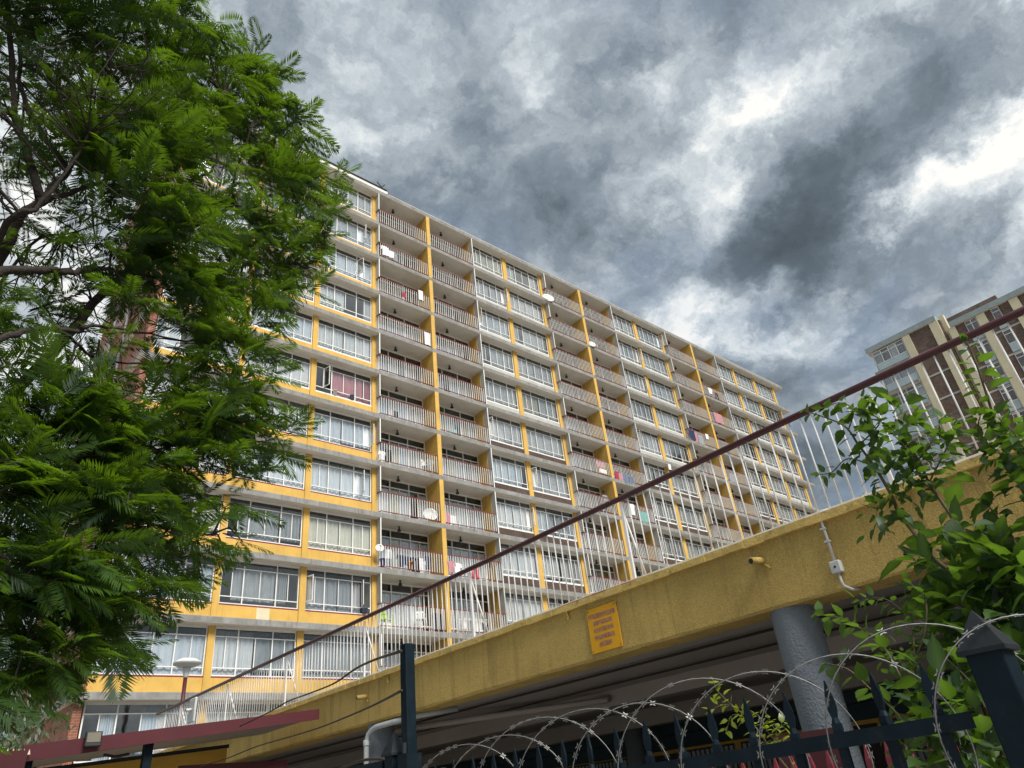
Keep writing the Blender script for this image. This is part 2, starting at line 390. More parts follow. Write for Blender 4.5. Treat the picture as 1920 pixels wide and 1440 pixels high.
LW = [(6.28, 10.16), (10.44, 13.9), (14.2, 17.54)]
PB = [17.54, 32.32, 47.22]             # start of each balcony pair
MWN = [(25.8, 28.62), (28.98, 32.32)]
RW = [(55.6, 58.55), (58.9, 62.25), (62.6, 65.95)]
WINS = [(a, b, 'L') for a, b in LW] + [(a, b, 'M') for a, b in MWN] + [(a + 14.9, b + 14.9, 'M') for a, b in MWN] + [(a, b, 'R') for a, b in RW]
PILL = [(10.16, 10.44), (13.9, 14.2), (28.62, 28.98), (43.52, 43.88), (58.55, 58.9), (62.25, 62.6), (65.95, 66.3)]
WY = D + .55                            # glazing plane
SILL, LOWBAR, TRANS, TOP = .66, .95, 2.14, 2.50
frame_cache = {}
def bars(b, x0, x1, z0, z1, y, t, d): b.box(x0, x1, y - d / 2, y + d / 2, z0, z1)
def window_frame_mesh(wd):
    key = round(wd, 3)
    if key in frame_cache: return frame_cache[key]
    b = MB(); t = .05; d = .06
    xs = [0, wd * .28, wd * .70, wd]
    for i, x in enumerate(xs):
        a = x if i == 0 else (x - t if i == 3 else x - t / 2); b.box(a, a + t, -d / 2, d / 2, SILL, TOP)
    for z in (SILL, TOP - t): b.box(t, wd - t, -d / 2 + .002, d / 2 - .002, z, z + t)
    for z in (LOWBAR, TRANS): b.box(t, wd - t, -d / 2 - .004, d / 2 - .004, z, z + t * .8)
    mids = []
    for i in range(3):
        xm = (xs[i] + xs[i + 1]) / 2 + (0 if i != 2 else .02); mids.append(xm); b.box(xm - .017, xm + .017, -.022, .022, LOWBAR + t * .8, TRANS)
    cells = []
    for i in range(3):
        cells += [(xs[i], xs[i + 1], SILL + t, LOWBAR, 0), (xs[i], xs[i + 1], TRANS + t, TOP - t, 1), (xs[i], mids[i], LOWBAR + t, TRANS, 2), (mids[i], xs[i + 1], LOWBAR + t, TRANS, 2)]
    frame_cache[key] = (b.mesh('window_frame', MT['white']), cells); return frame_cache[key]
def door_frame_mesh(wd):
    key = ('d', round(wd, 3))
    if key in frame_cache: return frame_cache[key]
    b = MB(); t = .06; d = .07; xs = [0, wd * .35, wd * .68, wd]
    for i, x in enumerate(xs):
        a = x if i == 0 else (x - t if i == 3 else x - t / 2); b.box(a, a + t, -d / 2, d / 2, 0, TOP)
    for z in (0.0, 2.04, TOP - t): b.box(t, wd - t, -d / 2 + .002, d / 2 - .002, z, z + t)
    b.box(xs[0] + t, xs[1], -.02, .02, .5, .55); b.box(xs[2], xs[3] - t, -.02, .02, .5, .55)
    for i in (0, 1, 2): xm = (xs[i] + xs[i + 1]) / 2; b.box(xm - .02, xm + .02, -.025, .025, t, 2.04)
    cells = []
    for i in range(3):
        xm = (xs[i] + xs[i + 1]) / 2
        cells += [(xs[i], xs[i + 1], 2.1, TOP - t, 1), (xs[i], xm, t, 2.04, 2), (xm, xs[i + 1], t, 2.04, 2)]
    frame_cache[key] = (b.mesh('door_frame', MT['white']), cells); return frame_cache[key]
pane_cache = {}
def pane_mesh(wd, h, dark):
    key = (round(wd, 3), round(h, 3), dark)
    if key not in pane_cache: pane_cache[key] = MB().box(0, wd, -.003, .003, 0, h).mesh('pane', MT['glassd' if dark else 'glass'])
    return pane_cache[key]
# curtains: gathered cloth, unit width and height
def curtain_mesh(seed, mt):
    r = random.Random(seed); n = 44; b = MB(); ph = r.uniform(0, 6); fr = r.uniform(14, 24)
    cols = []
    for i in range(n + 1):
        x = i / n; y = .035 * sin(fr * x * 2 + ph) + .025 * sin(fr * 4.3 * x + ph * 2) + .012 * r.uniform(-1, 1)
        cols.append((x, y))
    ztop = [1 - .03 * abs(sin(5 * c[0] + ph)) * r.uniform(.2, 1) for c in cols]
    for i in range(n):
        (xa, ya), (xb, yb) = cols[i], cols[i + 1]
        b.quad((xa, ya * .6, .0), (xb, yb * .6, .0), (xb, yb * .9, .5), (xa, ya * .9, .5)); b.quad((xa, ya * .9, .5), (xb, yb * .9, .5), (xb, yb * .5, ztop[i + 1]), (xa, ya * .5, ztop[i]))
    return b.mesh('curtain', mt, True)
CM = [[curtain_mesh(i * 10 + j, CURT[i]) for j in range(3)] for i in range(len(CURT))]
def curtain(parent, x, y, z, wd, h, ci, r):
    return link('curtain', r.choice(CM[ci]), parent, (x, y, z), scale=(wd, 1, h))
casement_cache = {}
def casement(parent, x, y, z, wd, h, ang, hinge):
    key = (round(wd, 3), round(h, 3), hinge)
    if key not in casement_cache:
        b = MB(); t = .035; s = 1 if hinge == 'l' else -1
        X = lambda u: u * s
        for (a0, a1, z0, z1) in ((0, t, 0, h), (wd - t, wd, 0, h), (t, wd - t, 0, t), (t, wd - t, h - t, h)):
            b.box(min(X(a0), X(a1)), max(X(a0), X(a1)), -.015, .015, z0, z1)
        b.box(min(X(t), X(wd - t)), max(X(t), X(wd - t)), -.003, .003, t, h - t, 1)
        casement_cache[key] = b.mesh('open_casement', [MT['white'], MT['glass']])
    return link('open_casement', casement_cache[key], parent, (x, y, z), rot=(0, 0, -ang if hinge == 'l' else ang))

OPEN = {(5, 2): [('l', 1, 75), ], (6, 2): [('r', 5, 80)], (7, 2): [('r', 4, 70)], (9, 2): [('l', 0, 70), ('r', 4, 70)], (9, 1): [], (1, 3): [('r', 5, 75)], (2, 3): [('l', 0, 80)], (2, 2): [('l', 4, 70)], (1, 2): [('r', 4, 70)],
        (0, 6): [('r', 5, 70)], (1, 5): [('r', 5, 75)], (5, 3): [('l', 0, 60)], (6, 4): [('l', 0, 70)], (1, 8): [('l', 0, 70)], (2, 8): [('l', 1, 80)], (1, 9): [('r', 5, 60)], (7, 3): [('r', 5, 75)]}
SPECIAL = {(5, 2): (4, [0, 0, 1, 1, 1, 1]), (8, 2): (1, [1] * 6), (8, 1): (3, [0, 1, 1, 1, 1, 1]), (7, 2): (2, [1] * 6), (6, 2): (2, [1] * 6), (9, 1): (3, [0, 1, 1, 1, 1, 0]), (9, 2): (3, [1, 1, 1, 1, 1, 0]),
           (10, 2): (3, [1] * 6), (10, 1): (3, [1] * 6), (10, 0): (2, [1] * 6), (3, 2): (0, [1, 1, 1, 0, 0, 1]), (4, 2): (0, [1] * 6), (0, 3): (1, [1] * 6), (1, 9): (5, [0] * 6)}
pane_left = [300]; joined = BM(); spec_r = random.Random(3)
def cells_to_panes(cells, par, x0, y, zf, near, skip=()):
    mi = 0
    for (a, c, z0, z1, typ) in cells:
        if typ == 2:
            mi += 1
            if (mi - 1) in skip: continue
        if near and pane_left[0] > 0:
            link('pane', pane_mesh(c - a - .05, z1 - z0, typ == 1), par, (a + .025, 0, z0)); pane_left[0] -= 1
        else:
            joined.box(x0 + a + .025, x0 + c - .025, y - .003, y + .003, zf + z0, zf + z1, 1 if typ == 1 else 0)
order = [(k, i) for k in range(11, -1, -1) for i in range(len(WINS))]
NEARW = [(10, 2), (10, 1), (9, 2), (9, 1), (8, 2), (8, 1), (7, 2), (7, 1), (6, 2), (6, 1), (5, 2), (5, 1), (4, 2), (3, 2), (4, 1), (11, 0), (11, 1), (10, 0), (2, 2), (7, 3), (7, 4), (8, 3), (8, 4), (6, 3), (6, 4)]
order.sort(key=lambda q: NEARW.index(q) if q in NEARW else 99)
for (k, i) in order:
    x0, x1, wing = WINS[i]; zf = zk(k + 1) + TH; wd = x1 - x0; r = random.Random(k * 31 + i * 7 + 5)
    fm, cells = window_frame_mesh(wd)
    wn = bpy.data.objects.new('window', None); COL.objects.link(wn); wn.parent = bld; wn.location = bl(x0, WY, zf); wn.empty_display_size = .2
    link('window_frame', fm, wn)
    near = (k, i) in NEARW
    ops = OPEN.get((k, i), [])
    if not ops and not near and r.random() < .17: ops = [(('l', 0, r.uniform(40, 80)) if r.random() < .5 else ('r', 5, r.uniform(40, 80)))]
    cells_to_panes(cells, wn, x0, WY, zf, near, [o[1] for o in ops])
    mains = [c for c in cells if c[4] == 2]
    for hinge, ci, ang in ops:
        a, c, z0, z1, _ = mains[ci]
        casement(wn, (a + .02) if hinge == 'l' else (c - .02), -.035, z0, c - a - .03, z1 - z0, R_(ang), hinge)
    # curtains behind the six main lights
    if (k, i) in SPECIAL: ci, msk = SPECIAL[(k, i)]
    else:
        ci = r.choices([0, 1, 2, 3, 6], [4, 1.2, 3, .6, 4 if wing == 'L' else 9])[0]
        msk = [1] * 6 if r.random() < (.55 if wing == 'L' else .75) else [1 if r.random() < .8 else 0 for _ in range(6)]
    j = 0
    tope = TRANS + (.05 if r.random() < .6 else .28)
    while j < 6:
        if msk[j]:
            e = j
            while e + 1 < 6 and msk[e + 1] and (e - j < 2): e += 1
            a, c = mains[j][0], mains[e][1]; gap = r.uniform(0, .06)
            curtain(wn, a + gap, .085 + r.uniform(0, .03), SILL - (.0 if r.random() < .6 else -.2), c - a - gap * 2, tope - SILL + r.uniform(-.04, .03), ci if r.random() < .93 else 0, r)
            j = e + 1
        else: j += 1
    sl = MB().box(0, wd, -.07, .06, SILL - .06, SILL - .002).build('sill', MT['maroon'] if wing == 'L' and k > 5 else MT['white'], wn)
joined_balusters = BM()
# spandrels, pillars
for k in range(12):
    zf = zk(k + 1) + TH; zs = zk(k)
    for (a, b_, wg) in [(6.2, 17.54, 'L'), (25.8, 32.32, 'M'), (40.7, 47.22, 'M'), (55.6, 65.95, 'R')]:
        mt = MT['yellow'] if wg == 'L' or (wg == 'R' and k > 5) else (MT['brickdark'] if k > 4 else MT['screen'])
        BM().box(a, b_, WY - .03 - .04, WY + .1, zf, zf + SILL - .062).build('spandrel', mt, bld)
        BM().box(a, b_, WY - .05, WY + .1, zf + TOP, zs - .001).build('lintel', MT['soffit'], bld)
    for (a, b_) in PILL:
        BM().box(a + .002, b_ - .002, WY - .13, WY + .25, zf, zs - .002).build('pillar', MT['yellow'], bld)
    BM().box(9, 64, 36.5, 36.6, zf, zs).build('interior_wall', MT['inner'], bld)
# end glazing on the right
for k in range(12):
    zf = zk(k + 1) + TH; zs = zk(k)
    gw = bpy.data.objects.new('end_window', None); COL.objects.link(gw); gw.parent = bld; gw.location = bl(66.25, WY, zf); gw.empty_display_size = .2
    b = MB()
    for y in (.26, 1.4, 2.6, 3.8): b.box(-.03, .03, y, y + .05, 0, zs - zf - .01)
    for z in (0, .9, 2.1, 2.45): b.box(-.025, .025, .31, 3.85, z, z + .05)
    b.build('window_frame', MT['white'], gw); MB().box(-.004, .004, .31, 3.85, .05, 2.45).build('pane', MT['glass'], gw)
    BM().box(66.0, 66.3, WY + 3.9, YB - .2, zf, zs - .003).build('end_wall', MT['yellow'], bld)
BM().box(5.98, 6.18, D + .36, D + .54, 0, .1).build('wall_base', MT['concrete'], bld)

BM().box(6.22, 66.2, D + .75, D + .95, 0, zk(12) - .004).build('ground_floor_wall', MT['brickdark'], bld)
# balconies
FIN = .27
lamp_me = MB().lathe([(.045, 0), (.045, -.06), (.03, -.065), (.03, -.10), (.05, -.11), (.11, -.26), (.10, -.262)], n=10).mesh('ceiling_lamp', MT['lamp'], True)
bal_me = MB().box(-.0115, .0115, -.011, .011, .13, 1.13).mesh('baluster', MT['bar'])
rail_cache = {}
bal_left = [300]
def railing(par_loc, wd, near, ret):
    """front railing from x=0 to wd; ret = -1 or +1: the open end whose rail turns back to the wall"""
    o = bpy.data.objects.new('balcony_railing', None); COL.objects.link(o); o.parent = bld; o.location = par_loc; o.empty_display_size = .2
    key = (round(wd, 3), ret)
    if key not in rail_cache:
        b = MB(); b.box(0, wd, -.022, .022, 1.13, 1.17); b.box(0, wd, -.018, .018, .10, .13)
        b2 = MB(); xx = 0 if ret < 0 else wd
        for (za, zb) in ((1.132, 1.168), (.102, .128)): b2.box(xx - .02 + (.0 if ret > 0 else .0), xx + .02, .024, .40, za, zb)
        b2.tube([(xx, .02, 1.15), (xx - .03 * ret * -1, -.03, 1.19), (xx + .10 * ret, -.05, 1.20)], .018, 5)
        rail_cache[key] = (b.mesh('rail', MT['maroon']), b2.mesh('return_rail', MT['maroon']))
    a, b = rail_cache[key]; link('rail', a, o); link('return_rail', b, o)
    n = int(wd / .152)
    for j in range(n):
        x = (j + .5) * wd / n
        if near and bal_left[0] > 0: link('baluster', bal_me, o, (x, 0, 0)); bal_left[0] -= 1
        else:
            wx, wy, wz = par_loc[0] + 36 + x, par_loc[1] + D, par_loc[2]
            joined_balusters.box(wx - .0115, wx + .0115, wy - .011, wy + .011, wz + .13, wz + 1.13)
    xx = wd if ret > 0 else 0
    for y in (.11, .22, .33):
        wx, wy, wz = par_loc[0] + 36 + xx, par_loc[1] + D + y, par_loc[2]
        joined_balusters.box(wx - .01, wx + .01, wy - .01, wy + .01, wz + .13, wz + 1.13)
    return o
DY = D + 1.28
for k in list(range(11, -1, -1)):
    zf = zk(k + 1) + TH; zs = zk(k)
    for pi_, s in enumerate(PB):
        xl0, xl1 = s + .29, s + 3.96        # left balcony
        xf0, xf1 = xl1, xl1 + FIN
        xr0, xr1 = xf1, s + 7.88            # right balcony
        BM().box(xf0, xf1, D + .012, DY + .2, zf, zs - .002).build('dividing_fin', MT['yellow'], bld)
        BM().box(s + .002, xl0, WY - .13, DY + .06, zf, zs - .002).build('balcony_wall', MT['yellow'], bld)
        BM().box(xr1, xr1 + .37, WY - .13, DY + .06, zf, zs - .002).build('balcony_wall', MT['yellow'], bld)
        for x in (xl0 - .05, xr1 + .02):
            sc = BM().box(x, x + .035, D + .06, WY - .135, zf + (1.2 if x < xf0 else .02), zs - .002).build('side_screen', MT['screen'], bld)
            BM().box(x - .012, x + .045, D + .015, D + .056, zf + (1.15 if x < xf0 else 0), zs - .002).build('screen_post', MT['white'], bld)
        near = pi_ == 0
        railing(bl(xl0 + .01, D + .07, zf), xl1 - xl0 - .012, near, -1)
        railing(bl(xr0 + .002, D + .07, zf), xr1 - xr0 - .012, near, 1)
        for (a, b_) in ((xl0, xl1), (xr0, xr1)):
            r = random.Random(int(a * 100) + k * 17)
            dr = bpy.data.objects.new('balcony_door', None); COL.objects.link(dr); dr.parent = bld; dr.location = bl(a + .002, DY, zf); dr.empty_display_size = .2
            fm, cells = door_frame_mesh(b_ - a - .004); link('door_frame', fm, dr)
            cells_to_panes(cells, dr, a + .002, DY, zf, False)
            for c in [c for c in cells if c[4] == 2]:
                q = r.random()
                if q < .85: curtain(dr, c[0] + .02, .08, .06, c[1] - c[0] - .03, 1.95, r.choices([0, 1, 2, 3, 6], [4, 1, 2, .6, 5])[0], r)
            if r.random() < .7: BM().box(a + .08, a + (b_ - a) * .34, DY - .05, DY - .028, zf + .07, zf + .55).build('door_panel', MT['white'], bld)
            BM().box(a, b_, DY - .03, DY + .1, zf + TOP, zs - .002).build('lintel', MT['soffit'], bld)
            if r.random() < .85: link('ceiling_lamp', lamp_me, bld, bl(a + 1.5, D + .75, zs))
joined_balusters.build('baluster', MT['bar'], bld, kind='stuff')
joined.build('pane', [MT['glass'], MT['glassd']], bld, kind='stuff')
# pale repair patch on a spandrel
pp = atY(482, 1155, WY - .08)
BM().box(12.05, 12.62, WY - .078, WY - .071, zk(10) + TH + .02, zk(10) + TH + .58).build('plaster_patch', MT['cream'], bld)

# ------------------------------------------------------------------ brick tower on the right
TX = 81.0
tw = thing('brick_tower', 'brown brick tower block with cream piers behind the right end of the railing', 'building', (TX, 10, 0))
class TM(MB):
    def mesh(s, name, mats, smooth=False):
        s.v = [(a - TX, b - 10, c) for a, b, c in s.v]; return MB.mesh(s, name, mats, smooth)
ZT = 43.4; FH = 2.85
TB = 23.5
TM().box(TX + .25, TX + 16, 15.6, 19.75, 0, ZT - .3).build('brick_wall', MT['bricktower'], tw)
TM().box(TX + .25, TX + 18, -24, 14.7, 0, ZT - 1.9).build('brick_wall', MT['bricktower'], tw)
TM().box(TX - .05, TX + 14, 15.9, TB + .5, ZT - .25, ZT + .35, 0, bottom=1).build('roof_slab', [MT['greyband'], MT['soffit']], tw)
TM().box(TX - .1, TX + 18, -24.2, 14.9, ZT - 1.85, ZT - 1.25, 0, bottom=1).build('roof_slab', [MT['greyband'], MT['soffit']], tw)
TM().box(TX + 2.5, TX + 16, 10.2, 15.4, ZT - 1.2, ZT + .55).build('roof_house', MT['bricktower'], tw)
TM().tube([(TX + 3, 11.6, ZT), (TX + 3, 11.6, ZT + 1.8)], .03, 5).build('aerial', MT['galv'], tw)
for (a, b) in ((19.0, 19.8), (15.85, 16.75), (14.55, 15.25), (11.55, 12.4), (8.3, 9.15), (4.4, 5.2), (.6, 1.4), (-3.4, -2.6)):
    TM().box(TX, TX + .5, a, b, 0, ZT - (.3 if a > 15.5 else 1.9)).build('cream_pier', MT['cream'], tw)
TM().box(TX + .6, TX + 1.2, 15.2, 15.7, 0, ZT + .3).build('cream_pier', MT['cream'], tw)
wf_t = {}
def tower_window(y0, y1, zf, sill, top, n, panel, x=TX + .1):
    o = bpy.data.objects.new('window', None); COL.objects.link(o); o.parent = tw; o.location = (x - TX, y0 - 10, zf); o.empty_display_size = .2
    wd = y1 - y0; key = (round(wd, 2), sill, top, n)
    if key not in wf_t:
        b = MB()
        for i in range(n + 1): y = wd * i / n; b.box(-.04, .04, max(0, y - .04), min(wd, y + .04), sill, top)
        for z in (sill, sill + (top - sill) * .68, top - .07): b.box(-.036, .036, .05, wd - .05, z, z + .07)
        p = MB().box(.0, .012, .04, wd - .04, sill + .07, top - .07)
        q = MB().box(-.03, .05, 0, wd, .05, sill - .01)
        d = MB().box(.5, .55, 0, wd, sill, top)
        wf_t[key] = (b.mesh('window_frame', MT['white']), p.mesh('pane', MT['glass']), q.mesh('blue_panel', MT['bluepanel']), d.mesh('blind', MT['screen']))
    f_, p_, q_, d_ = wf_t[key]
    link('window_frame', f_, o); link('pane', p_, o); link('room_wall', d_, o)
    if panel: link('infill_panel', q_, o)
    r = random.Random(int(zf * 10 + y0 * 3))
    for i in range(n):
        if r.random() < .55: link('curtain', r.choice(CM[r.choice([0, 0, 2, 6])]), o, (.2, wd * i / n + .05, sill), rot=(0, 0, pi / 2), scale=(wd / n - .1, 1, top - sill))
for k in range(0, 14):
    zf = ZT - .25 - FH * (k + 1)
    TM().box(TX - .35, TX + 8, 19.85, TB + .35, zf - .22, zf, 0, bottom=1).build('floor_slab', [MT['concrete'], MT['soffit']], tw)
    TM().box(TX + .2, TX + .26, 12.4, 14.55, zf - 1.62, zf - 1.42).build('string_course', MT['screen'], tw)
    TM().box(TX + .19, TX + .3, -20, 11.5, zf - 1.62, zf - 1.42).build('string_course', MT['screen'], tw)
    TM().box(TX + .19, TX + .3, 16.76, 18.98, zf - .2, zf).build('string_course', MT['screen'], tw)
    tower_window(19.85, TB - .1, zf, .95, FH - .24, 4, True)
    # side return of the glazed corner
    o = bpy.data.objects.new('window', None); COL.objects.link(o); o.parent = tw; o.location = (.1, TB - 10, zf); o.empty_display_size = .2
    b = MB(); [b.box(x, x + .06, -.04, .04, .0, FH - .24) for x in (0, 1, 2, 3)]; [b.box(.06, 3, -.03, .03, z, z + .06) for z in (.9, 2.0)]; b.build('window_frame', MT['white'], o)
    MB().box(.05, 3, -.02, .0, .03, .9).build('infill_panel', MT['bluepanel'], o); MB().box(.05, 3, -.008, .004, .96, FH - .3).build('pane', MT['glassd'], o)
    z2 = zf - 1.62
    for (a, b, n, nb) in ((12.45, 13.6, 2, 1), (10.2, 10.95, 1, 1), (5.3, 6.4, 2, 1), (2.6, 3.3, 1, 1), (-1.9, -.8, 2, 1)): tower_window(a, b, z2 + .2, 1.0, FH - .25, n, True, TX + .17)
TM().box(TX + 1.2, TX + 14, 19.9, TB - .3, 0, ZT - .3).build('core_wall', MT['inner'], tw)

# ------------------------------------------------------------------ raised parking deck
DX = 6.45; BT, BBOT = 3.60, 2.93
dk = thing('parking_deck', 'raised parking deck with rough mustard edge beam on grey round columns', 'parking deck', (DX, 5, 0))
class KM(MB):
    def mesh(s, name, mats, smooth=False):
        s.v = [(a - DX, b - 5, c) for a, b, c in s.v]; return MB.mesh(s, name, mats, smooth)
DY0, DY1 = -6.0, 22.3
# edge beam with slightly uneven plaster arrises
def beam_mesh():
    b = KM(); n = 90; r = random.Random(4); ys = [DY0 + (DY1 - DY0) * i / n for i in range(n + 1)]
    rows = []
    for y in ys:
        j = lambda s: r.uniform(-s, s)
        rows.append([(DX + j(.004), y, BT - .005), (DX + j(.004), y, BBOT + .03 + j(.006)), (DX + .02 + j(.004), y, BBOT + j(.007)), (DX + .36, y, BBOT + j(.004)), (DX + .36, y, BT - .005)])
    for a, c in zip(rows[:-1], rows[1:]):
        for q in range(4): b.quad(a[q], c[q], c[q + 1], a[q + 1], 0)
    return b
beam_mesh().build('edge_beam', MT['stucco'], dk)
def coping():
    b = KM(); n = 120; r = random.Random(9)
    for i in range(n):
        y0 = DY0 + (DY1 - DY0) * i / n; y1 = DY0 + (DY1 - DY0) * (i + 1) / n
        b.box(DX - .045 - r.uniform(0, .008), DX + .38, y0, y1, BT - .035 - r.uniform(0, .008), BT + .035 + r.uniform(-.003, .004))
    return b
coping().build('coping', MT['coping'], dk)
KM().box(DX + .36, 62, DY0, 28.6, 3.02, 3.42, 0, bottom=1).build('deck_slab', [MT['concrete'], MT['deckceil']], dk)
for x, wd, z in ((9.3, .3, 2.78), (12.6, .35, 2.70), (18, .4, 2.6), (25, .4, 2.6)): KM().box(x, x + wd, DY0 + .1, 28, z, 3.018).build('ceiling_beam', MT['deckceil'], dk)
for y in (3.5, 11.0, 18.5, -4):
    KM().lathe([(.215, 0), (.212, 1.0), (.212, 2.2), (.214, BBOT + .0), (.214, 3.015)], (DX + .235, y, 0), 28).build('column', MT['column'], dk, True)
    KM().lathe([(.2, 0), (.2, 2.69)], (12.8, y, 0), 20).build('column', MT['column'], dk, True)
# ceiling conduits
KM().tube([(7.6, -2, 2.98), (7.6, 21, 2.98)], .018, 6).build('conduit', MT['cable'], dk)
KM().tube([(8.6, -2, 2.985), (8.6, 21, 2.985)], .014, 6).build('conduit', MT['cable'], dk)
KM().tube([(7.0, 11.4, 2.86), (9.2, 8.4, 2.88), (9.2, 8.3, 2.88)], .05, 8).build('drain_pipe', MT['deckceil'], dk, True)
# downpipe with elbow by the second column
q0, q1, q2, q3 = atX(687, 1392, 6.36), atX(691, 1377, 6.37), atX(706, 1363, 6.40), atX(772, 1344, 6.55)
KM().tube([(q0.x, q0.y, 0), q0, q1, q1.lerp(q2, .5) + V((0, 0, .012)), q2, q3, q3 + V((.5, -.5, .04))], .042, 12).build('downpipe', MT['pipe'], dk, True)
KM().lathe([(.050, -.05), (.052, -.04), (.052, .02), (.049, .03)], tuple(q0), 14).build('pipe_collar', MT['pipe'], dk, True)

# wall of the ground floor rooms under the deck
uw = thing('grille_wall', 'shadowed wall of ground floor rooms with barred windows under the deck', 'wall', (14, 8, 0))
class UM(MB):
    def mesh(s, name, mats, smooth=False):
        s.v = [(a - 14, b - 8, c) for a, b, c in s.v]; return MB.mesh(s, name, mats, smooth)
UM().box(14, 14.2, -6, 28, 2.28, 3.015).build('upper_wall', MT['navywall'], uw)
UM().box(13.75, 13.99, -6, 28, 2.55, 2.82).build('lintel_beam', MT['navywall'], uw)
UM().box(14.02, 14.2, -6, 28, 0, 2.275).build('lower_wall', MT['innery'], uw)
for (y0, y1, z0, z1) in ((12.2, 14.8, 1.2, 2.25), (9.4, 10.6, 1.1, 2.22), (7.9, 9.2, 1.1, 2.22), (4.6, 6.2, 1.3, 2.22), (1.2, 2.6, 1.2, 2.2)):
    o = bpy.data.objects.new('barred_window', None); COL.objects.link(o); o.parent = uw; o.location = (0, y0 - 8, z0); o.empty_display_size = .2
    wd, h = y1 - y0, z1 - z0
    b = MB(); n = int(wd / .11)
    for i in range(n + 1): b.box(-.06, -.035, wd * i / n - .009, wd * i / n + .009, 0, h)
    for z in (0, h * .45, h - .03): b.box(-.07, -.03, 0, wd, z, z + .03)
    b.build('grille', MT['black'], o); MB().box(.0, .015, 0, wd, 0, h).build('pane', MT['CURTAIN'] if 'CURTAIN' in MT else CURT[3], o)
for (y0, y1) in ((10.75, 11.9), (6.4, 7.6), (3, 4.3)): UM().box(13.97, 14.01, y0, y1, 0, 2.2).build('door', MT['dark'], uw)
UM().box(13.9, 14.0, 5.2, 6.0, 1.75, 1.95).build('wall_unit', MT['boxgrey'], uw)

# ------------------------------------------------------------------ deck railing
RX = DX + .05
rg = thing('deck_railing', 'long white barred railing with dark red handrail along the deck edge', 'railing', (RX, 5, BT + .03))
ZR0, ZR1 = 3.665, 4.655
RY0, RY1 = -3.0, 22.2
def rl_(x, y, z): return (x - RX, y - 5, z - BT - .03)
def rbuild(b, name, m, smooth=False, kind=None):
    b.v = [rl_(*q) for q in b.v]; return b.build(name, m, rg, smooth, kind=kind)
rbuild(MB().tube([(RX, RY0, ZR1), (RX, 3, ZR1 + .004), (RX, 9, ZR1 - .006), (RX, 15, ZR1), (RX, RY1, ZR1)], .036, 10), 'handrail', MT['handrail'], True)
rbuild(MB().box(RX - .02, RX + .02, RY0, RY1, ZR0 - .012, ZR0 + .012), 'bottom_rail', MT['bar'])
rbuild(MB().tube([(RX + .16, RY0, ZR0 - .02), (RX + .16, 4, ZR0 - .03), (RX + .14, 8, ZR0 - .025), (RX + .16, RY1, ZR0 - .02)], .022, 8), 'conduit', MT['galv'], True)
bar_me = MB().tube([(0, 0, 0), (0, 0, ZR1 - ZR0 - .03)], .0085, 6).mesh('baluster', MT['bar'], True)
post_me = MB().box(-.015, .015, -.018, .018, 0, ZR1 - ZR0 + .0).mesh('rail_post', MT['bar'])
stay_me = MB().tube([(.02, 0, ZR1 - ZR0 - .12), (.42, .10, -.06)], .014, 6).mesh('stay', MT['bar'], True)
posts = [2.14 + 3.03 * i for i in range(-1, 7)] + [22.15]
y = RY0 + .06
while y < RY1:
    if min(abs(y - p) for p in posts) > .05:
        o = link('baluster', bar_me, rg, rl_(RX + rnd.uniform(-.003, .003), y, ZR0)); o.rotation_euler = (rnd.uniform(-.008, .008), 0, 0)
    y += .121
for p in posts:
    link('rail_post', post_me, rg, rl_(RX, p, ZR0 - .06))
    if p < 22: link('stay', stay_me, rg, rl_(RX, p + .02, ZR0))
# fallen maroon rail lying along the coping
tag(MB().tube([(0, 0, 0), (.01, .7, .012), (0, 1.4, .0)], .013, 8).build('loose_pipe', MT['maroon'], loc=(DX + .03, 5.05, BT + .05)), 'loose dark red pipe lying on the beam coping above the notice', 'pipe')

# ------------------------------------------------------------------ things on the beam
sg = thing('notice_sign', 'small faded orange yellow notice board screwed to the mustard beam', 'sign', (DX - .012, 5.70, 3.245))
s_ = MB().box(-.006, .006, -.24, .24, -.25, .25).build('board', MT['signy'], sg); bevel(s_, .004, 1)
def scribble(b, zc, wd, n, hgt, r):
    # unreadable capitals, as on the faded board
    step = wd / n
    for i in range(n):
        yc = wd / 2 - step * (i + .5); a = step * .40; kind = r.randrange(5)
        def st(y0, z0, y1, z1, t=.0048):
            d = V((0, y1 - y0, z1 - z0)); nrm = V((0, -d.z, d.y)).normalized() * t
            p, q = V((-.0085, yc + y0, zc + z0)), V((-.0085, yc + y1, zc + z1))
            b.quad(p - nrm, q - nrm, q + nrm, p + nrm)
        h = hgt / 2
        st(a * .8, -h, a * .8, h)
        if kind in (0, 1): st(a * .8, h * .9, -a * .8, h * .9); st(a * .8, 0, -a * .7, 0)
        if kind in (1, 3): st(a * .8, -h * .9, -a * .8, -h * .9)
        if kind in (2, 3): st(-a * .8, -h, -a * .8, h)
        if kind == 2: st(a * .8, h, -a * .8, -h)
        if kind == 4: st(a * .8, 0, -a * .8, h); st(a * .8, 0, -a * .8, -h)
b = MB(); r = random.Random(2)
for zc, wd, n, h in ((.155, .43, 18, .05), (.075, .31, 12, .045), (-.005, .30, 12, .045), (-.085, .31, 13, .045), (-.165, .20, 8, .045)): scribble(b, zc, wd, n, h, r)
b.build('lettering', MT['signp'], sg)
for (y, z) in ((.215, .225), (-.215, .225), (.215, -.225), (-.215, -.225)): MB().lathe([(.007, 0), (.006, .004)], n=8).build('screw', MT['dark'], sg, loc=(-.009, y, z), ).rotation_euler = (0, -pi / 2, 0)
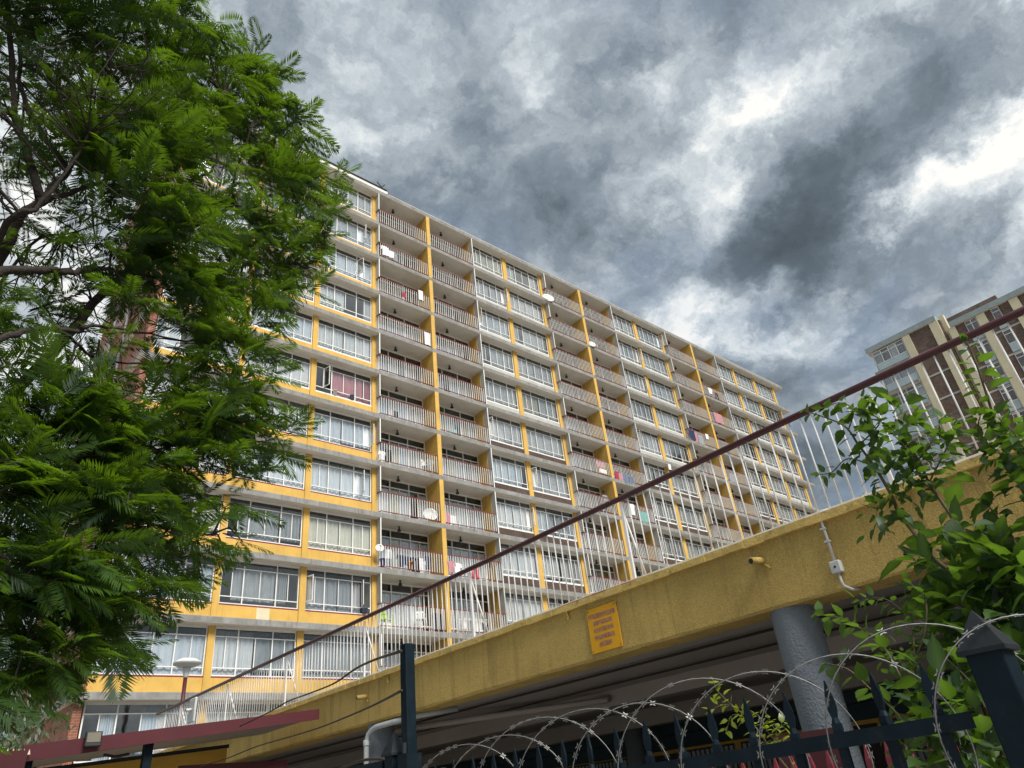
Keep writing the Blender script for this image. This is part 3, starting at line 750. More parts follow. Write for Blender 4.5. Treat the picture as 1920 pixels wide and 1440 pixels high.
def spout(y, z, label):
    o = thing('drain_spout', label, 'drain spout', (DX, y, z), 'drain spouts through the beam')
    b = MB(); ring = []
    b.tube([(.1, 0, .02), (-.10, .02, -.0), (-.17, .03, -.008)], .036, 12); b.build('pipe', MT['stucco'], o, True)
    MB().tube([(-.169, .0298, -.0078), (-.1705, .03, -.008)], .027, 12).build('bore', MT['black'], o)
    MB().tube([(-.004, .0, -.03), (-.02, -.05, -.07), (-.01, -.06, -.09)], .012, 6).build('drip', MT['stucco'], o, True)
p = atX(676, 1307, DX - .12); spout(p.y, p.z, 'short mustard drain spout on the beam left of the tall navy post')
p = atX(1418, 1050, DX - .12); spout(p.y, p.z, 'short mustard drain spout on the beam left of the junction box')
def bracket(px, py, label):
    p = atX(px, py, DX - .02)
    o = MB(); o.tube([(0, 0, .10), (-.035, 0, .09), (-.03, -.005, .02), (-.02, -.01, -.03), (-.045, -.015, -.07)], .011, 6)
    o.tube([(-.03, 0, .02), (0, .02, -.02)], .010, 6)
    tag(o.build('hook', MT['stucco'], loc=(DX - .004, p.y, p.z), smooth=True), label, 'hook', 'old hooks under the coping')
bracket(1064, 1152, 'bent mustard hook under the coping left of the notice')
bracket(728, 1272, 'bent mustard hook under the coping left of the tall navy post')
jb = thing('junction_box', 'light grey junction box with conduit on the mustard beam by the shrub', 'junction box', (DX - .03, 2.83, 3.13))
o = MB().box(-.035, .03, -.05, .05, -.055, .055).build('box', MT['boxgrey'], jb); bevel(o, .012, 3)
MB().lathe([(.011, 0), (.010, .004)], n=10).build('plug', MT['black'], jb, loc=(-.036, 0, 0)).rotation_euler = (0, -pi / 2, 0)
MB().tube([(.0, 0, .05), (-.0, 0, .40), (-.005, -.005, .47), (.0, -.02, .52), (.05, -.06, .53), (.2, -.1, .53)], .0135, 8).build('upper_conduit', MT['boxgrey'], jb, True)
MB().tube([(-.002, 0, -.05), (-.002, 0, -.13), (0, -.01, -.17), (.04, -.05, -.205), (.1, -.09, -.21)], .0135, 8).build('lower_conduit', MT['boxgrey'], jb, True)
for z in (.24, .36): MB().box(-.018, .02, -.02, .03, z - .008, z + .008).build('saddle', MT['boxgrey'], jb)

# ------------------------------------------------------------------ gate canopy at lower left
CY = 12.4
cx0, cz0 = 1.98, 2.94; cx1, cz1 = 6.3, 3.36
cn = thing('gate_canopy', 'sloping canopy with maroon fascia and beige soffit below the railing', 'canopy', (4.2, CY, 0))
class CNM(MB):
    def mesh(s, name, mats, smooth=False):
        s.v = [(a - 4.2, b - CY, c) for a, b, c in s.v]; return MB.mesh(s, name, mats, smooth)
def slant(b, x0, z0, x1, z1, y0, y1, h0, h1):
    n = len(b.v)
    b.v += [(x0, y0, z0 - h0), (x1, y0, z1 - h1), (x1, y1, z1 - h1), (x0, y1, z0 - h0), (x0, y0, z0), (x1, y0, z1), (x1, y1, z1), (x0, y1, z0)]
    b.f += [(n, n + 3, n + 2, n + 1), (n + 4, n + 5, n + 6, n + 7), (n, n + 1, n + 5, n + 4), (n + 1, n + 2, n + 6, n + 5), (n + 2, n + 3, n + 7, n + 6), (n + 3, n, n + 4, n + 7)]; b.mi += [0] * 6; return b
slant(CNM(), cx0, cz0, cx1, cz1, CY, CY + .04, .205, .165).build('fascia', MT['fascia'], cn)
slant(CNM(), cx0 + .01, cz0 - .03, cx1 - .01, cz1 - .03, CY + .045, CY + 2.3, .10, .09).build('roof_sheet', MT['deckceil'], cn)
slant(CNM(), .6, 2.80, cx0 - .02, 2.83, CY - .5, CY - .46, .24, .24).build('fascia', MT['fascia'], cn)
slant(CNM(), .6, 2.78, cx0 - .01, 2.80, CY - .45, CY + 2.3, .10, .10).build('roof_sheet', MT['fascia'], cn)
for q in ((57, 1400), (277, 1405)):
    p = atY(q[0], q[1], CY + .25); CNM().box(p.x - .06, p.x + .06, CY + .19, CY + .31, 0, cz0 + (cz1 - cz0) * (p.x - cx0) / (cx1 - cx0) - .115 if p.x > cx0 else 2.66).build('post', MT['navy'], cn)
CNM().tube([(3.2, CY + .9, 2.87), (3.35, CY + .85, 2.83), (3.55, CY + .85, 2.86)], .02, 6).build('bracket', MT['lamp'], cn)
xs = []
gw = thing('guard_hut', 'ochre yellow guard hut wall in the shade under the maroon canopy', 'hut', (3.6, CY + 2.4, 0))
a_ = atY(426, 1404, CY + 2.4)
slant(MB(), -2.5, 2.68, a_.x - 3.6, 3.05, 0, .2, 2.68, 3.05).build('hut_wall', MT['innery'], gw)
slant(MB(), -2.5, 2.73, a_.x - 3.6 + .02, 3.10, -.03, -.004, .06, .06).build('wall_trim', MT['black'], gw)
tag(MB().box(-.9, .9, -.05, .05, -.1, .1).build('maroon_beam', MT['fascia'], loc=atY(440, 1443, 13.2)), 'dark maroon gate beam low under the canopy edge', 'beam')
fl = thing('floodlight', 'black square floodlight fixed on the maroon fascia', 'floodlight', atY(175, 1386, CY - .08))
o = MB().box(-.105, .105, -.03, .05, -.10, .10).build('housing', MT['black'], fl); bevel(o, .012, 2)
MB().box(-.085, .085, -.036, -.031, -.045, .08).build('lens', mat('floodlight_lens', (.16, .15, .115), .25, .1), fl); MB().tube([(0, .05, 0), (0, .09, -.03)], .015, 6).build('bracket', MT['black'], fl)
fl.rotation_euler = (R_(-8), 0, R_(-4))
# row of pale spikes on the lower canopy corner
sp = thing('spike_strip', 'row of pale anti-climb spikes on the lower canopy corner', 'spikes', atY(28, 1412, CY - .3))
for i in range(6): MB().lathe([(.02, 0), (.0, .07)], n=5).build('spike', MT['cream'], sp, loc=(-.15 + i * .07, i * .05, .0))

# white aerial box on the railing
ab = thing('wireless_box', 'white wireless aerial panel tied to the railing behind the canopy', 'aerial', atX(361, 1332, RX - .07))
o = MB().box(-.03, .03, -.20, .20, -.28, .28).build('panel', MT['lampwhite'], ab); bevel(o, .04, 3)
MB().tube([(-.03, -.0, .02), (-.16, -.03, .0)], .035, 10).build('arm', MT['lampwhite'], ab, True)
MB().box(.03, .055, -.04, .04, -.15, .15).build('clamp', MT['galv'], ab)

# yard lamp on the deck
yl = thing('yard_lamp', 'white mushroom lamp on a maroon pole behind the railing', 'lamp', (8.5, 26.5, 3.42))
MB().tube([(0, 0, 0), (0, 0, 2.95)], .065, 12).build('pole', MT['fascia'], yl, True)
MB().lathe([(.075, 2.94), (.08, 3.0), (.14, 3.26), (.11, 3.28)], n=20).build('neck', MT['lampwhite'], yl, True)
MB().lathe([(.10, 3.26), (.30, 3.30), (.44, 3.36), (.45, 3.385)], n=28).build('lower_shade', MT['boxgrey'], yl, True)
MB().lathe([(.455, 3.386), (.44, 3.44), (.30, 3.53), (.12, 3.57), (.01, 3.575)], n=28).build('cap', MT['lampwhite'], yl, True)

# ------------------------------------------------------------------ palisade fence, post, razor wire
fp = thing('palisade_fence', 'navy steel palisade fence with pointed pales and pyramid capped posts', 'fence', (2.34, 1.5, 0))
P0 = V((2.316, 2.995, 1.812)); DD = V((.003, -.150, .002))
def ft(t, dz=0, dx=0): q = P0 + DD * t; return (q.x + dx - 2.34, q.y - 1.5, q.z + dz)
def pale_mesh():
    b = MB(); h = .115; wd = .013
    b.box(-wd, wd, -wd, wd, -1.75, -.125)
    # rounded crimped neck, then a flat blade twisted side-on
    b.lathe([(wd * 1.1, -.125), (wd * .8, -.112), (.006, -.108)], n=8)
    n = len(b.v); t = .0035; prof = [(-.112, .008), (-.085, .0145), (-.06, .0145), (0, .001)]
    for z, q in prof: b.v += [(-t, -q, z), (t, -q, z), (t, q, z), (-t, q, z)]
    for i in range(3):
        for k in range(4): b.f.append((n + i * 4 + k, n + i * 4 + (k + 1) % 4, n + i * 4 + 4 + (k + 1) % 4, n + i * 4 + 4 + k)); b.mi.append(0)
    return b.mesh('pale', MT['navy'])
pm = pale_mesh()
for t in list(range(-3, 15)) + [17, 18, 19, 20]:
    link('pale', pm, fp, ft(t, rnd.uniform(-.006, .006)), rot=(rnd.uniform(-.02, .02), rnd.uniform(-.01, .01), rnd.uniform(-.25, .25)))
def rail_bar(t0, t1, dz, name='rail'):
    a, b_ = V(ft(t0, dz)), V(ft(t1, dz)); bb = MB(); n = 0
    for (ox0, ox1, oz0, oz1) in ((-.022, -.017, -.026, .016), (-.0165, .016, .0105, .016)):
        k = len(bb.v)
        for p in (a, b_):
            bb.v += [(p.x + ox0, p.y, p.z + oz0), (p.x + ox1, p.y, p.z + oz0), (p.x + ox1, p.y, p.z + oz1), (p.x + ox0, p.y, p.z + oz1)]
        bb.f += [(k, k + 1, k + 2, k + 3)[::-1], (k + 4, k + 5, k + 6, k + 7)] + [(k + i, k + (i + 1) % 4, k + 4 + (i + 1) % 4, k + 4 + i) for i in range(4)]; bb.mi += [0] * 6
    bb.build(name, MT['navy'], fp)
rail_bar(-3.6, 14.6, -.163); rail_bar(-3.6, 14.6, -1.35); rail_bar(16, 22, -.163)
def cap_post(t, w_, zt, zcap):
    p = ft(t); y = p[1]; x = p[0]
    o = MB().box(x - w_, x + w_, y - w_, y + w_, 0, zt).build('post', MT['navy'], fp); bevel(o, .006, 2)
    b = MB(); c = w_ * 1.30; n = 0
    b.v = [(x - c, y - c, zt - .012), (x + c, y - c, zt - .012), (x + c, y + c, zt - .012), (x - c, y + c, zt - .012), (x - c, y - c, zt), (x + c, y - c, zt), (x + c, y + c, zt), (x - c, y + c, zt), (x, y, zcap)]
    b.f = [(3, 2, 1, 0)] + [(i, (i + 1) % 4, 4 + (i + 1) % 4, 4 + i) for i in range(4)] + [(4 + i, 4 + (i + 1) % 4, 8) for i in range(4)]; b.mi = [0] * 9
    b.build('post_cap', MT['capgrey'], fp)
cap_post(15.25, .048, 1.838, 1.945); cap_post(-4.4, .040, 1.897, 2.005)
a = ft(-5, .05)
b = MB(); b.tube([(a[0], a[1], a[2]), (a[0] - .02, a[1] + 5, a[2] + .03)], .028, 4); b.build('gate_rail', MT['navy'], fp)
tp = thing('steel_post', 'tall square navy steel post standing beside the capped fence post', 'post', (2.308, 3.52, 0))
o = MB().box(-.03, .03, -.03, .03, 0, 2.43).build('shaft', MT['navy'], tp); bevel(o, .005, 2)
MB().box(-.045, .045, -.045, .045, 1.80, 1.88).build('bracket', MT['navy'], tp)
MB().tube([(-.05, -.03, 1.88), (-.05, -.03, 1.93)], .012, 8).build('bolt', MT['capgrey'], tp)

rz = thing('razor_wire', 'coil of galvanised razor wire looping along the top of the palisade fence', 'razor wire', (2.34, 1.5, 1.8))
def razor():
    r = random.Random(12); pts = []
    turns = 11.6; per = 46; t0 = -2.2; t1 = 18.8
    for i in range(int(turns * per) + 1):
        u = i / per; th = 2 * pi * u
        f = u / turns; t = t0 + (t1 - t0) * f
        rad = .235 + .02 * sin(u * 2.3) - (.10 * max(0, 1 - u / 1.6))
        q = P0 + DD * t
        wob = .03 * sin(th * .5 + 1)
        pts.append(V((q.x - 2.34 + rad * .80 * sin(th) + wob * .5, q.y - 1.5 - rad * .72 * sin(th), q.z - 1.8 - .165 + rad * cos(th) * 1.05)))
    return pts
rp = razor()
MB().tube(rp, .0021, 6).build('coil', MT['razor'], rz, True)
b = MB(); acc = 0
for i in range(1, len(rp) - 1):
    acc += (rp[i] - rp[i - 1]).length
    if acc > .030:
        acc = 0; p = rp[i]; d = (rp[i + 1] - rp[i - 1]).normalized(); s1 = d.cross(V((.3, .2, 1))).normalized(); s2 = d.cross(s1)
        a = rnd.uniform(0, pi); s = s1 * cos(a) + s2 * sin(a)
        for sgn in (1, -1):
            o = p + s * .004 * sgn
            b.quad(o - d * .006, o + d * .006, o + s * .0065 * sgn + d * .012, o + s * .003 * sgn)
            b.quad(o - d * .006, o + d * .006, o + s * .003 * sgn, o + s * .0065 * sgn - d * .012)
b.build('barb', MT['razor'], rz, kind='stuff')

# maroon inner palisade
mp_ = thing('maroon_palisade', 'dark maroon palisade fence half hidden by the shrub under the deck', 'fence', (5.5, 2, 0))
b = MB(); b.box(-.015, .015, -.02, .02, 0, 1.62); n = len(b.v); b.v += [(-.015, -.02, 1.62), (.015, -.02, 1.62), (.015, .02, 1.62), (-.015, .02, 1.62), (0, 0, 1.735)]
b.f += [(n, n + 1, n + 4), (n + 1, n + 2, n + 4), (n + 2, n + 3, n + 4), (n + 3, n, n + 4)]; b.mi += [0] * 4
mpm = b.mesh('pale', mat('faded_maroon_paint', (.17, .028, .042), .5, .25, 6))
for i in range(34): link('pale', mpm, mp_, (0, -2.4 + i * .145, rnd.uniform(-.01, .01)))
MB().box(-.03, -.016, -2.5, 2.6, 1.3, 1.35).build('rail', MT['maroon'], mp_)
p = atX(1500, 1405, 6.1); tag(MB().box(-.04, .04, -.38, .2, -1.2, .12).build('maroon_gate_panel', MT['fascia'], loc=p), 'maroon sheet gate panel behind the grey column base', 'gate')

# ------------------------------------------------------------------ loose cables
def cable(name, pts, r, label, mt='cable'):
    b = MB(); P_ = [V(q) for q in pts]; out = []
    for i in range(len(P_) - 1):
        p0 = P_[max(i - 1, 0)]; p1 = P_[i]; p2 = P_[i + 1]; p3 = P_[min(i + 2, len(P_) - 1)]
        for j in range(6):
            t = j / 6; out.append(.5 * ((2 * p1) + (p2 - p0) * t + (2 * p0 - 5 * p1 + 4 * p2 - p3) * t * t + (3 * p1 - p0 - 3 * p2 + p3) * t ** 3))
    out.append(P_[-1]); o_ = out[0]; b.tube([q - o_ for q in out], r, 6)
    tag(b.build(name, MT[mt], loc=o_, smooth=True), label, 'cable', 'loose cables near the tall post')
c1 = [(752, 1221), (700, 1238), (665, 1255), (625, 1282), (575, 1302), (540, 1315), (505, 1335), (450, 1362)]
cable('cable', [atD(x, y, 4.0 + i * 1.3) for i, (x, y) in enumerate(c1)], .009, 'black cable sagging from the tall post past the railing to the canopy')
c2 = [(753, 1295), (705, 1320), (660, 1340), (600, 1364), (545, 1381), (480, 1400), (425, 1422), (375, 1437)]
cable('cable', [atD(x, y, 4.0 + i * 1.3) for i, (x, y) in enumerate(c2)], .008, 'thin brown cable crossing the beam to the guard hut')
c3 = [(720, 1424), (690, 1424), (660, 1432), (630, 1445)]
cable('cable', [atD(x, y, 6 + i * .4) for i, (x, y) in enumerate(c3)], .012, 'short black cable at the foot of the downpipe')

# ------------------------------------------------------------------ feathery tree on the left
def frond_template(seed, npair=19, lw=.30):
    r = random.Random(seed); v = []; f = []
    dr = r.uniform(.10, .30); sw = r.uniform(-.10, .10)
    def C(x): return np.array([x, sw * x * x, -dr * x * x])
    k = 0
    for i in range(4):
        a, b = C(i / 4), C((i + 1) / 4); q = .006 * (1 - i / 5)
        v += [a + (0, -q, 0), a + (0, q, 0), b + (0, q * .8, 0), b + (0, -q * .8, 0)]; f.append((k, k + 1, k + 2, k + 3)); k += 4
    for i in range(npair):
        x = .14 + .86 * (i + .5) / npair; u = (i + .5) / npair
        Lp = lw * (.55 + .9 * u) * (1 - u ** 3.2) ** .8 + .03
        for sd in (1, -1):
            if r.random() < .04: continue
            ang = R_(64 - 26 * u + r.uniform(-5, 5)); L = Lp * r.uniform(.86, 1.08)
            d = np.array([cos(ang), sd * sin(ang), -.16 + r.uniform(-.12, .08)]); n = np.array([-sin(ang), sd * cos(ang), 0])
            o = C(x); wd = .0165
            tip = o + d * L + np.array([.25 * L * L, 0, -.45 * L * L]); md = o + d * L * .45
            v += [o, md + n * wd + (0, 0, .006), tip, md - n * wd + (0, 0, .006)]; f.append((k, k + 1, k + 2, k + 3)); k += 4
    return np.array(v, dtype=np.float64), np.array(f, dtype=np.int64)
FT = [frond_template(i, 23 + (i % 3), .24 + .03 * (i % 4)) for i in range(8)]
def quads_mesh(name, v, f, m, tint=None):
    me = bpy.data.meshes.new(name); nv, nf = len(v), len(f)
    me.vertices.add(nv); me.vertices.foreach_set('co', np.ascontiguousarray(v, dtype=np.float32).ravel())
    me.loops.add(nf * 4); me.loops.foreach_set('vertex_index', np.ascontiguousarray(f, dtype=np.int32).ravel())
    me.polygons.add(nf); me.polygons.foreach_set('loop_start', np.arange(0, nf * 4, 4, dtype=np.int32))
    me.materials.append(m)
    at = me.attributes.new('tint', 'FLOAT', 'POINT'); at.data.foreach_set('value', np.full(nv, .5, np.float32) if tint is None else tint.astype(np.float32))
    me.update(calc_edges=True); me.validate(); return me
def basis(d, up):
    d = d.normalized(); s = up.cross(d)
    if s.length < .05: s = V((1, 0, 0)).cross(d)
    s.normalize(); u = d.cross(s); return Matrix((d, s, u)).transposed()

jt = thing('feathery_tree', 'tall feathery leaved tree reaching in from the left of the building', 'tree', (-1.1, 5.6, 0))
TO = V((-1.1, 5.6, 0))
limbs = []
def limb(pts, r0, r1, name='limb'):
    q = []
    for p in pts: q.append(V(p) if len(p) == 3 and not isinstance(p[0], int) else atD(*p))
    out = []
    for i in range(len(q) - 1):
        p0 = q[max(i - 1, 0)]; p1 = q[i]; p2 = q[i + 1]; p3 = q[min(i + 2, len(q) - 1)]
        for j in range(5):
            t = j / 5; out.append(.5 * ((2 * p1) + (p2 - p0) * t + (2 * p0 - 5 * p1 + 4 * p2 - p3) * t * t + (3 * p1 - p0 - 3 * p2 + p3) * t ** 3) + V((rnd.uniform(-1, 1), rnd.uniform(-1, 1), rnd.uniform(-1, 1))) * .012)
    out.append(q[-1]); n = len(out) - 1
    MB().tube([p - TO for p in out], [(r0 + (r1 - r0) * (i / n) ** .7) * (.85 if name == 'trunk' else .52) for i in range(n + 1)], 8).build(name, MT['bark'], jt, True)
    limbs.append(out)
B0 = (-1.05, 5.6, 0.0); B1 = (-1.0, 5.75, 1.6); B2 = (-.85, 5.9, 3.0)
limb([B0, B1, B2], .26, .20, 'trunk')
L0 = atD(-90, 640, 6.6); L0 = (L0.x, L0.y, L0.z)
limb([B2, L0, (10, 465, 6.7), (44, 402, 6.7), (78, 372, 6.8), (127, 320, 7.0), (143, 300, 7.1), (217, 290, 7.4)], .12, .02)
limb([(78, 372, 6.8), (40, 260, 7.2), (26, 187, 7.5), (13, 0, 8.2)], .07, .04)
limb([(127, 320, 7.0), (43, 180, 7.6), (44, 40, 8.0), (75, -10, 8.3)], .05, .02)
limb([(44, 402, 6.7), (100, 373, 6.8), (200, 337, 7.0), (300, 300, 7.2)], .06, .015)
limb([L0, (13, 420, 6.3), (67, 390, 6.3), (140, 300, 6.6), (190, 190, 7.2)], .06, .015)
limb([B2, (-60, 820, 6.2), (60, 700, 6.4), (200, 545, 6.8), (297, 467, 7.2), (367, 423, 7.4), (433, 383, 7.6), (437, 340, 7.7), (470, 240, 8.0)], .12, .015)
limb([(300, 465, 7.2), (347, 350, 7.4), (397, 320, 7.5), (410, 265, 7.7), (420, 180, 8.0)], .04, .01)
limb([(433, 383, 7.6), (520, 400, 7.8), (600, 420, 8.0)], .03, .008)
limb([B2, (-70, 560, 5.9), (60, 508, 6.2), (130, 510, 6.4), (183, 505, 6.6), (300, 520, 6.9), (420, 540, 7.3), (540, 520, 7.8)], .085, .01)
limb([B2, (-60, 680, 5.6), (60, 620, 5.8), (148, 619, 6.0), (160, 610, 6.0), (244, 619, 6.3), (344, 638, 6.7), (440, 650, 7.1)], .06, .008)
limb([(100, 615, 5.9), (121, 627, 5.9), (169, 665, 6.1), (194, 675, 6.2), (273, 683, 6.4), (329, 696, 6.7), (480, 740, 7.2)], .03, .008)
limb([(169, 665, 6.1), (215, 720, 6.2), (260, 735, 6.4), (320, 740, 6.6)], .018, .006)
limb([B2, (-60, 900, 5.2), (80, 860, 5.4), (230, 850, 5.8), (360, 830, 6.3), (480, 800, 6.8)], .05, .008)
limb([B2, (-60, 1040, 5.0), (22, 1080, 5.2), (75, 1117, 5.4), (120, 1142, 5.6), (155, 1165, 5.8), (260, 1160, 6.2)], .035, .007)
limb([(22, 1080, 5.2), (150, 1040, 5.6), (290, 1020, 6.1), (400, 1000, 6.5)], .02, .006)
limb([L0, (60, 460, 6.9), (120, 440, 7.2), (250, 400, 7.6)], .03, .01)
CLUMPS = [
 (40,130,40,8.6),(110,265,40,8.5),(60,300,34,8.6),(25,240,28,8.6),(110,420,34,8),(30,350,28,8.4),(90,330,26,8.5),(140,200,34,8.4),(20,560,28,7.6),(110,600,30,7.4),(80,520,26,7.6),(130,40,50,8),(220,30,80,8),(300,40,75,8.2),(345,20,40,8.4),(55,90,26,8),(20,40,30,8),(180,130,60,7.6),(260,120,80,7.8),(325,95,60,8.2),(405,105,50,8.6),(450,120,50,8.6),(480,145,40,8.7),(428,75,35,8.7),
 (90,200,22,7.4),(170,230,70,7.2),(250,220,80,7.2),(340,200,75,7.6),(420,190,65,8.2),(500,185,55,8.6),(545,200,38,8.8),(470,240,60,8.4),(530,245,40,8.7),
 (200,300,40,7),(280,290,80,7),(350,290,80,7.2),(430,290,70,7.8),(500,305,65,8.2),(565,315,50,8.5),(600,335,34,8.7),(550,365,60,8.3),
 (160,380,26,7.2),(270,380,70,6.8),(340,390,80,6.9),(420,400,70,7.3),(500,410,70,7.7),(575,420,55,8.1),(628,412,32,8.4),(595,465,38,8.1),(540,480,55,7.8),(460,490,70,7.4),(380,480,70,7),(300,470,65,6.8),(205,460,34,6.8),(95,450,22,6.8),
 (150,550,30,6.6),(235,530,55,6.5),(60,540,18,6.5),(350,535,44,6.7),(410,560,60,7),(485,555,55,7.3),(545,535,36,7.6),(595,505,32,7.9),(40,600,24,6.3),
 (50,680,55,6),(130,690,24,6),(215,700,32,6.1),(185,640,22,6.2),(350,670,38,6.5),(405,640,55,6.7),(450,650,45,6.9),(310,730,24,6.4),(120,730,55,5.8),(475,615,32,7.1),(495,655,22,7.2),(560,560,20,7.4),
 (40,780,70,5.6),(130,800,70,5.7),(220,790,60,5.9),(300,780,50,6.1),(370,750,60,6.3),(430,730,55,6.5),(475,720,34,6.7),(515,775,42,6.8),(545,790,30,6.9),(568,796,16,7.0),(430,795,55,6.5),(355,820,60,6.2),(275,850,60,6),(190,860,70,5.8),(100,880,70,5.6),(30,870,60,5.4),(480,835,36,6.7),(530,840,20,6.9),
 (60,950,70,5.4),(150,940,70,5.5),(240,930,70,5.7),(320,900,55,6),(395,870,45,6.3),(490,880,30,6.7),(430,890,30,6.5),(375,945,36,6.3),(285,985,60,5.9),(200,1010,70,5.6),(110,1020,70,5.4),(40,1030,60,5.2),(345,1000,48,6),(405,980,45,6.3),(440,955,24,6.5),(455,1015,26,6.5),(425,1040,30,6.4),
 (345,1040,36,6.1),(380,1075,20,6.3),(285,1065,55,5.8),(210,1090,55,5.6),(50,1110,50,5.2),(120,1075,36,5.4),(230,1145,36,5.8),(205,1180,44,5.7),(150,1190,40,5.5),(60,1200,45,5.3),(225,1215,24,5.9),(200,1240,28,5.8),(135,1235,28,5.6),(80,1255,30,5.4),(25,1280,40,5.2)]
cr = random.Random(77)   # the rest of the crown, beyond the picture's edge
CLUMPS += [(cr.uniform(-420, -90), cr.uniform(-150, 900), cr.uniform(50, 75), cr.uniform(6.0, 8.0)) for _ in range(34)] + [(cr.uniform(-60, 330), cr.uniform(-200, -70), 65, cr.uniform(7.8, 9)) for _ in range(12)]
vr = random.Random(21)
fr_list = []; twigs = MB()
allp = [p for l in limbs[1:] for p in l]
for (px, py, rp_, dist) in CLUMPS:
    c = atD(px, py, dist); rad = rp_ / F * dist
    near = min(allp, key=lambda p: (p - c).length + .4 * max(0, p.z - c.z))
    out = (c - (TO + V((0, 0, c.z - .6)))); out.normalize()
    mid = (near + c) / 2 + V((0, 0, .08 + .05 * vr.random()))
    if (near - c).length < 2.5: twigs.tube([near - TO, mid - TO, c - TO], [.011, .008, .004], 5)
    ns = max(2, int(rp_ / (9.8 if px < 150 else 11))); ctone = vr.choice((.0, .15, .35, .6, .8, 1.0))  # clump tone puts differing sun exposure into the leaf colour
    for s in range(ns):
        # shoots fill the clump's volume, deeper than it is wide
        while True:
            q = V((vr.uniform(-1, 1), vr.uniform(-1, 1), vr.uniform(-1, 1)))
            if q.length < 1: break
        q = q * rad * .74 + out * vr.uniform(-.40, .2)
        dirn = (out * vr.uniform(.1, 1.1) + V((vr.uniform(-1, 1), vr.uniform(-1, 1), vr.uniform(-.35, .45)))).normalized()
        tip = c + q; base = tip - dirn * vr.uniform(.12, .3)
        twigs.tube([(c + base) / 2 - TO + V((0, 0, .02)), base - TO, tip - TO], [.005, .004, .002], 4, caps=False)
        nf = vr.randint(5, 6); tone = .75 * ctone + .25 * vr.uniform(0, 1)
        rot0 = vr.uniform(0, 6.28)
        for j in range(nf):
            az = rot0 + j * 2.4
            L = vr.uniform(.30, .46) * (.70 + .30 * (rp_ > 35))
            side = V((cos(az), sin(az), 0)); d = (side * .9 + dirn * .8 + V((0, 0, vr.uniform(-.55, .50)))).normalized()
            if py > 1000: d = (d + V((0, 0, -.35))).normalized()
            up = (V((0, 0, 1)) + V((vr.uniform(-.9, .9), vr.uniform(-.9, .9), 0))).normalized()
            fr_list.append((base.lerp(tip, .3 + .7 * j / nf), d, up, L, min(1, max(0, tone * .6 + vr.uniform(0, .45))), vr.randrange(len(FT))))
for i in range(150):   # bare lacework of fine twigs on the lit side of the trunk
    px, py = vr.uniform(-40, 330), vr.choice((vr.uniform(20, 560), vr.uniform(480, 760))); p = atD(px, py, vr.uniform(6.2, 7.8))
    nr = min(allp, key=lambda q: (p - q).length)
    if (nr - p).length > 1.3: continue
    q1 = nr.lerp(p, .5) + V((vr.gauss(0, .06), vr.gauss(0, .06), vr.gauss(0, .06))); twigs.tube([nr - TO, q1 - TO, p - TO], [.008, .005, .002], 4)
    for j in range(2): e = p.lerp(q1, vr.random()); twigs.tube([e - TO, e - TO + V((vr.gauss(0, .16), vr.gauss(0, .16), vr.gauss(.05, .16)))], [.004, .0015], 4)
twigs.build('twigs', MT['bark'], jt, kind='stuff')
fr_list.sort(key=lambda q: -q[3] / (q[0] - CAM).length)
FTM = [quads_mesh('frond', v, f, LEAF) for v, f in FT]
# the fronds that show largest are parts of their own
inview = [q for q in fr_list]
for q in inview[:300]:
    o = link('frond', FTM[q[5]], jt); o.matrix_local = Matrix.Translation(q[0] - TO) @ basis(q[1], q[2]).to_4x4() @ Matrix.Diagonal((q[3], q[3], q[3], 1))
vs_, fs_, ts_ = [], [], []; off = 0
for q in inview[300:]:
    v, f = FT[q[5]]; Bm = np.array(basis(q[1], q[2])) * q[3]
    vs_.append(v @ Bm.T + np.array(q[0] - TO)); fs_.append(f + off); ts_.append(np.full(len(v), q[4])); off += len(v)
link('foliage', quads_mesh('foliage', np.concatenate(vs_), np.concatenate(fs_), LEAF, np.concatenate(ts_)), jt, kind='stuff')

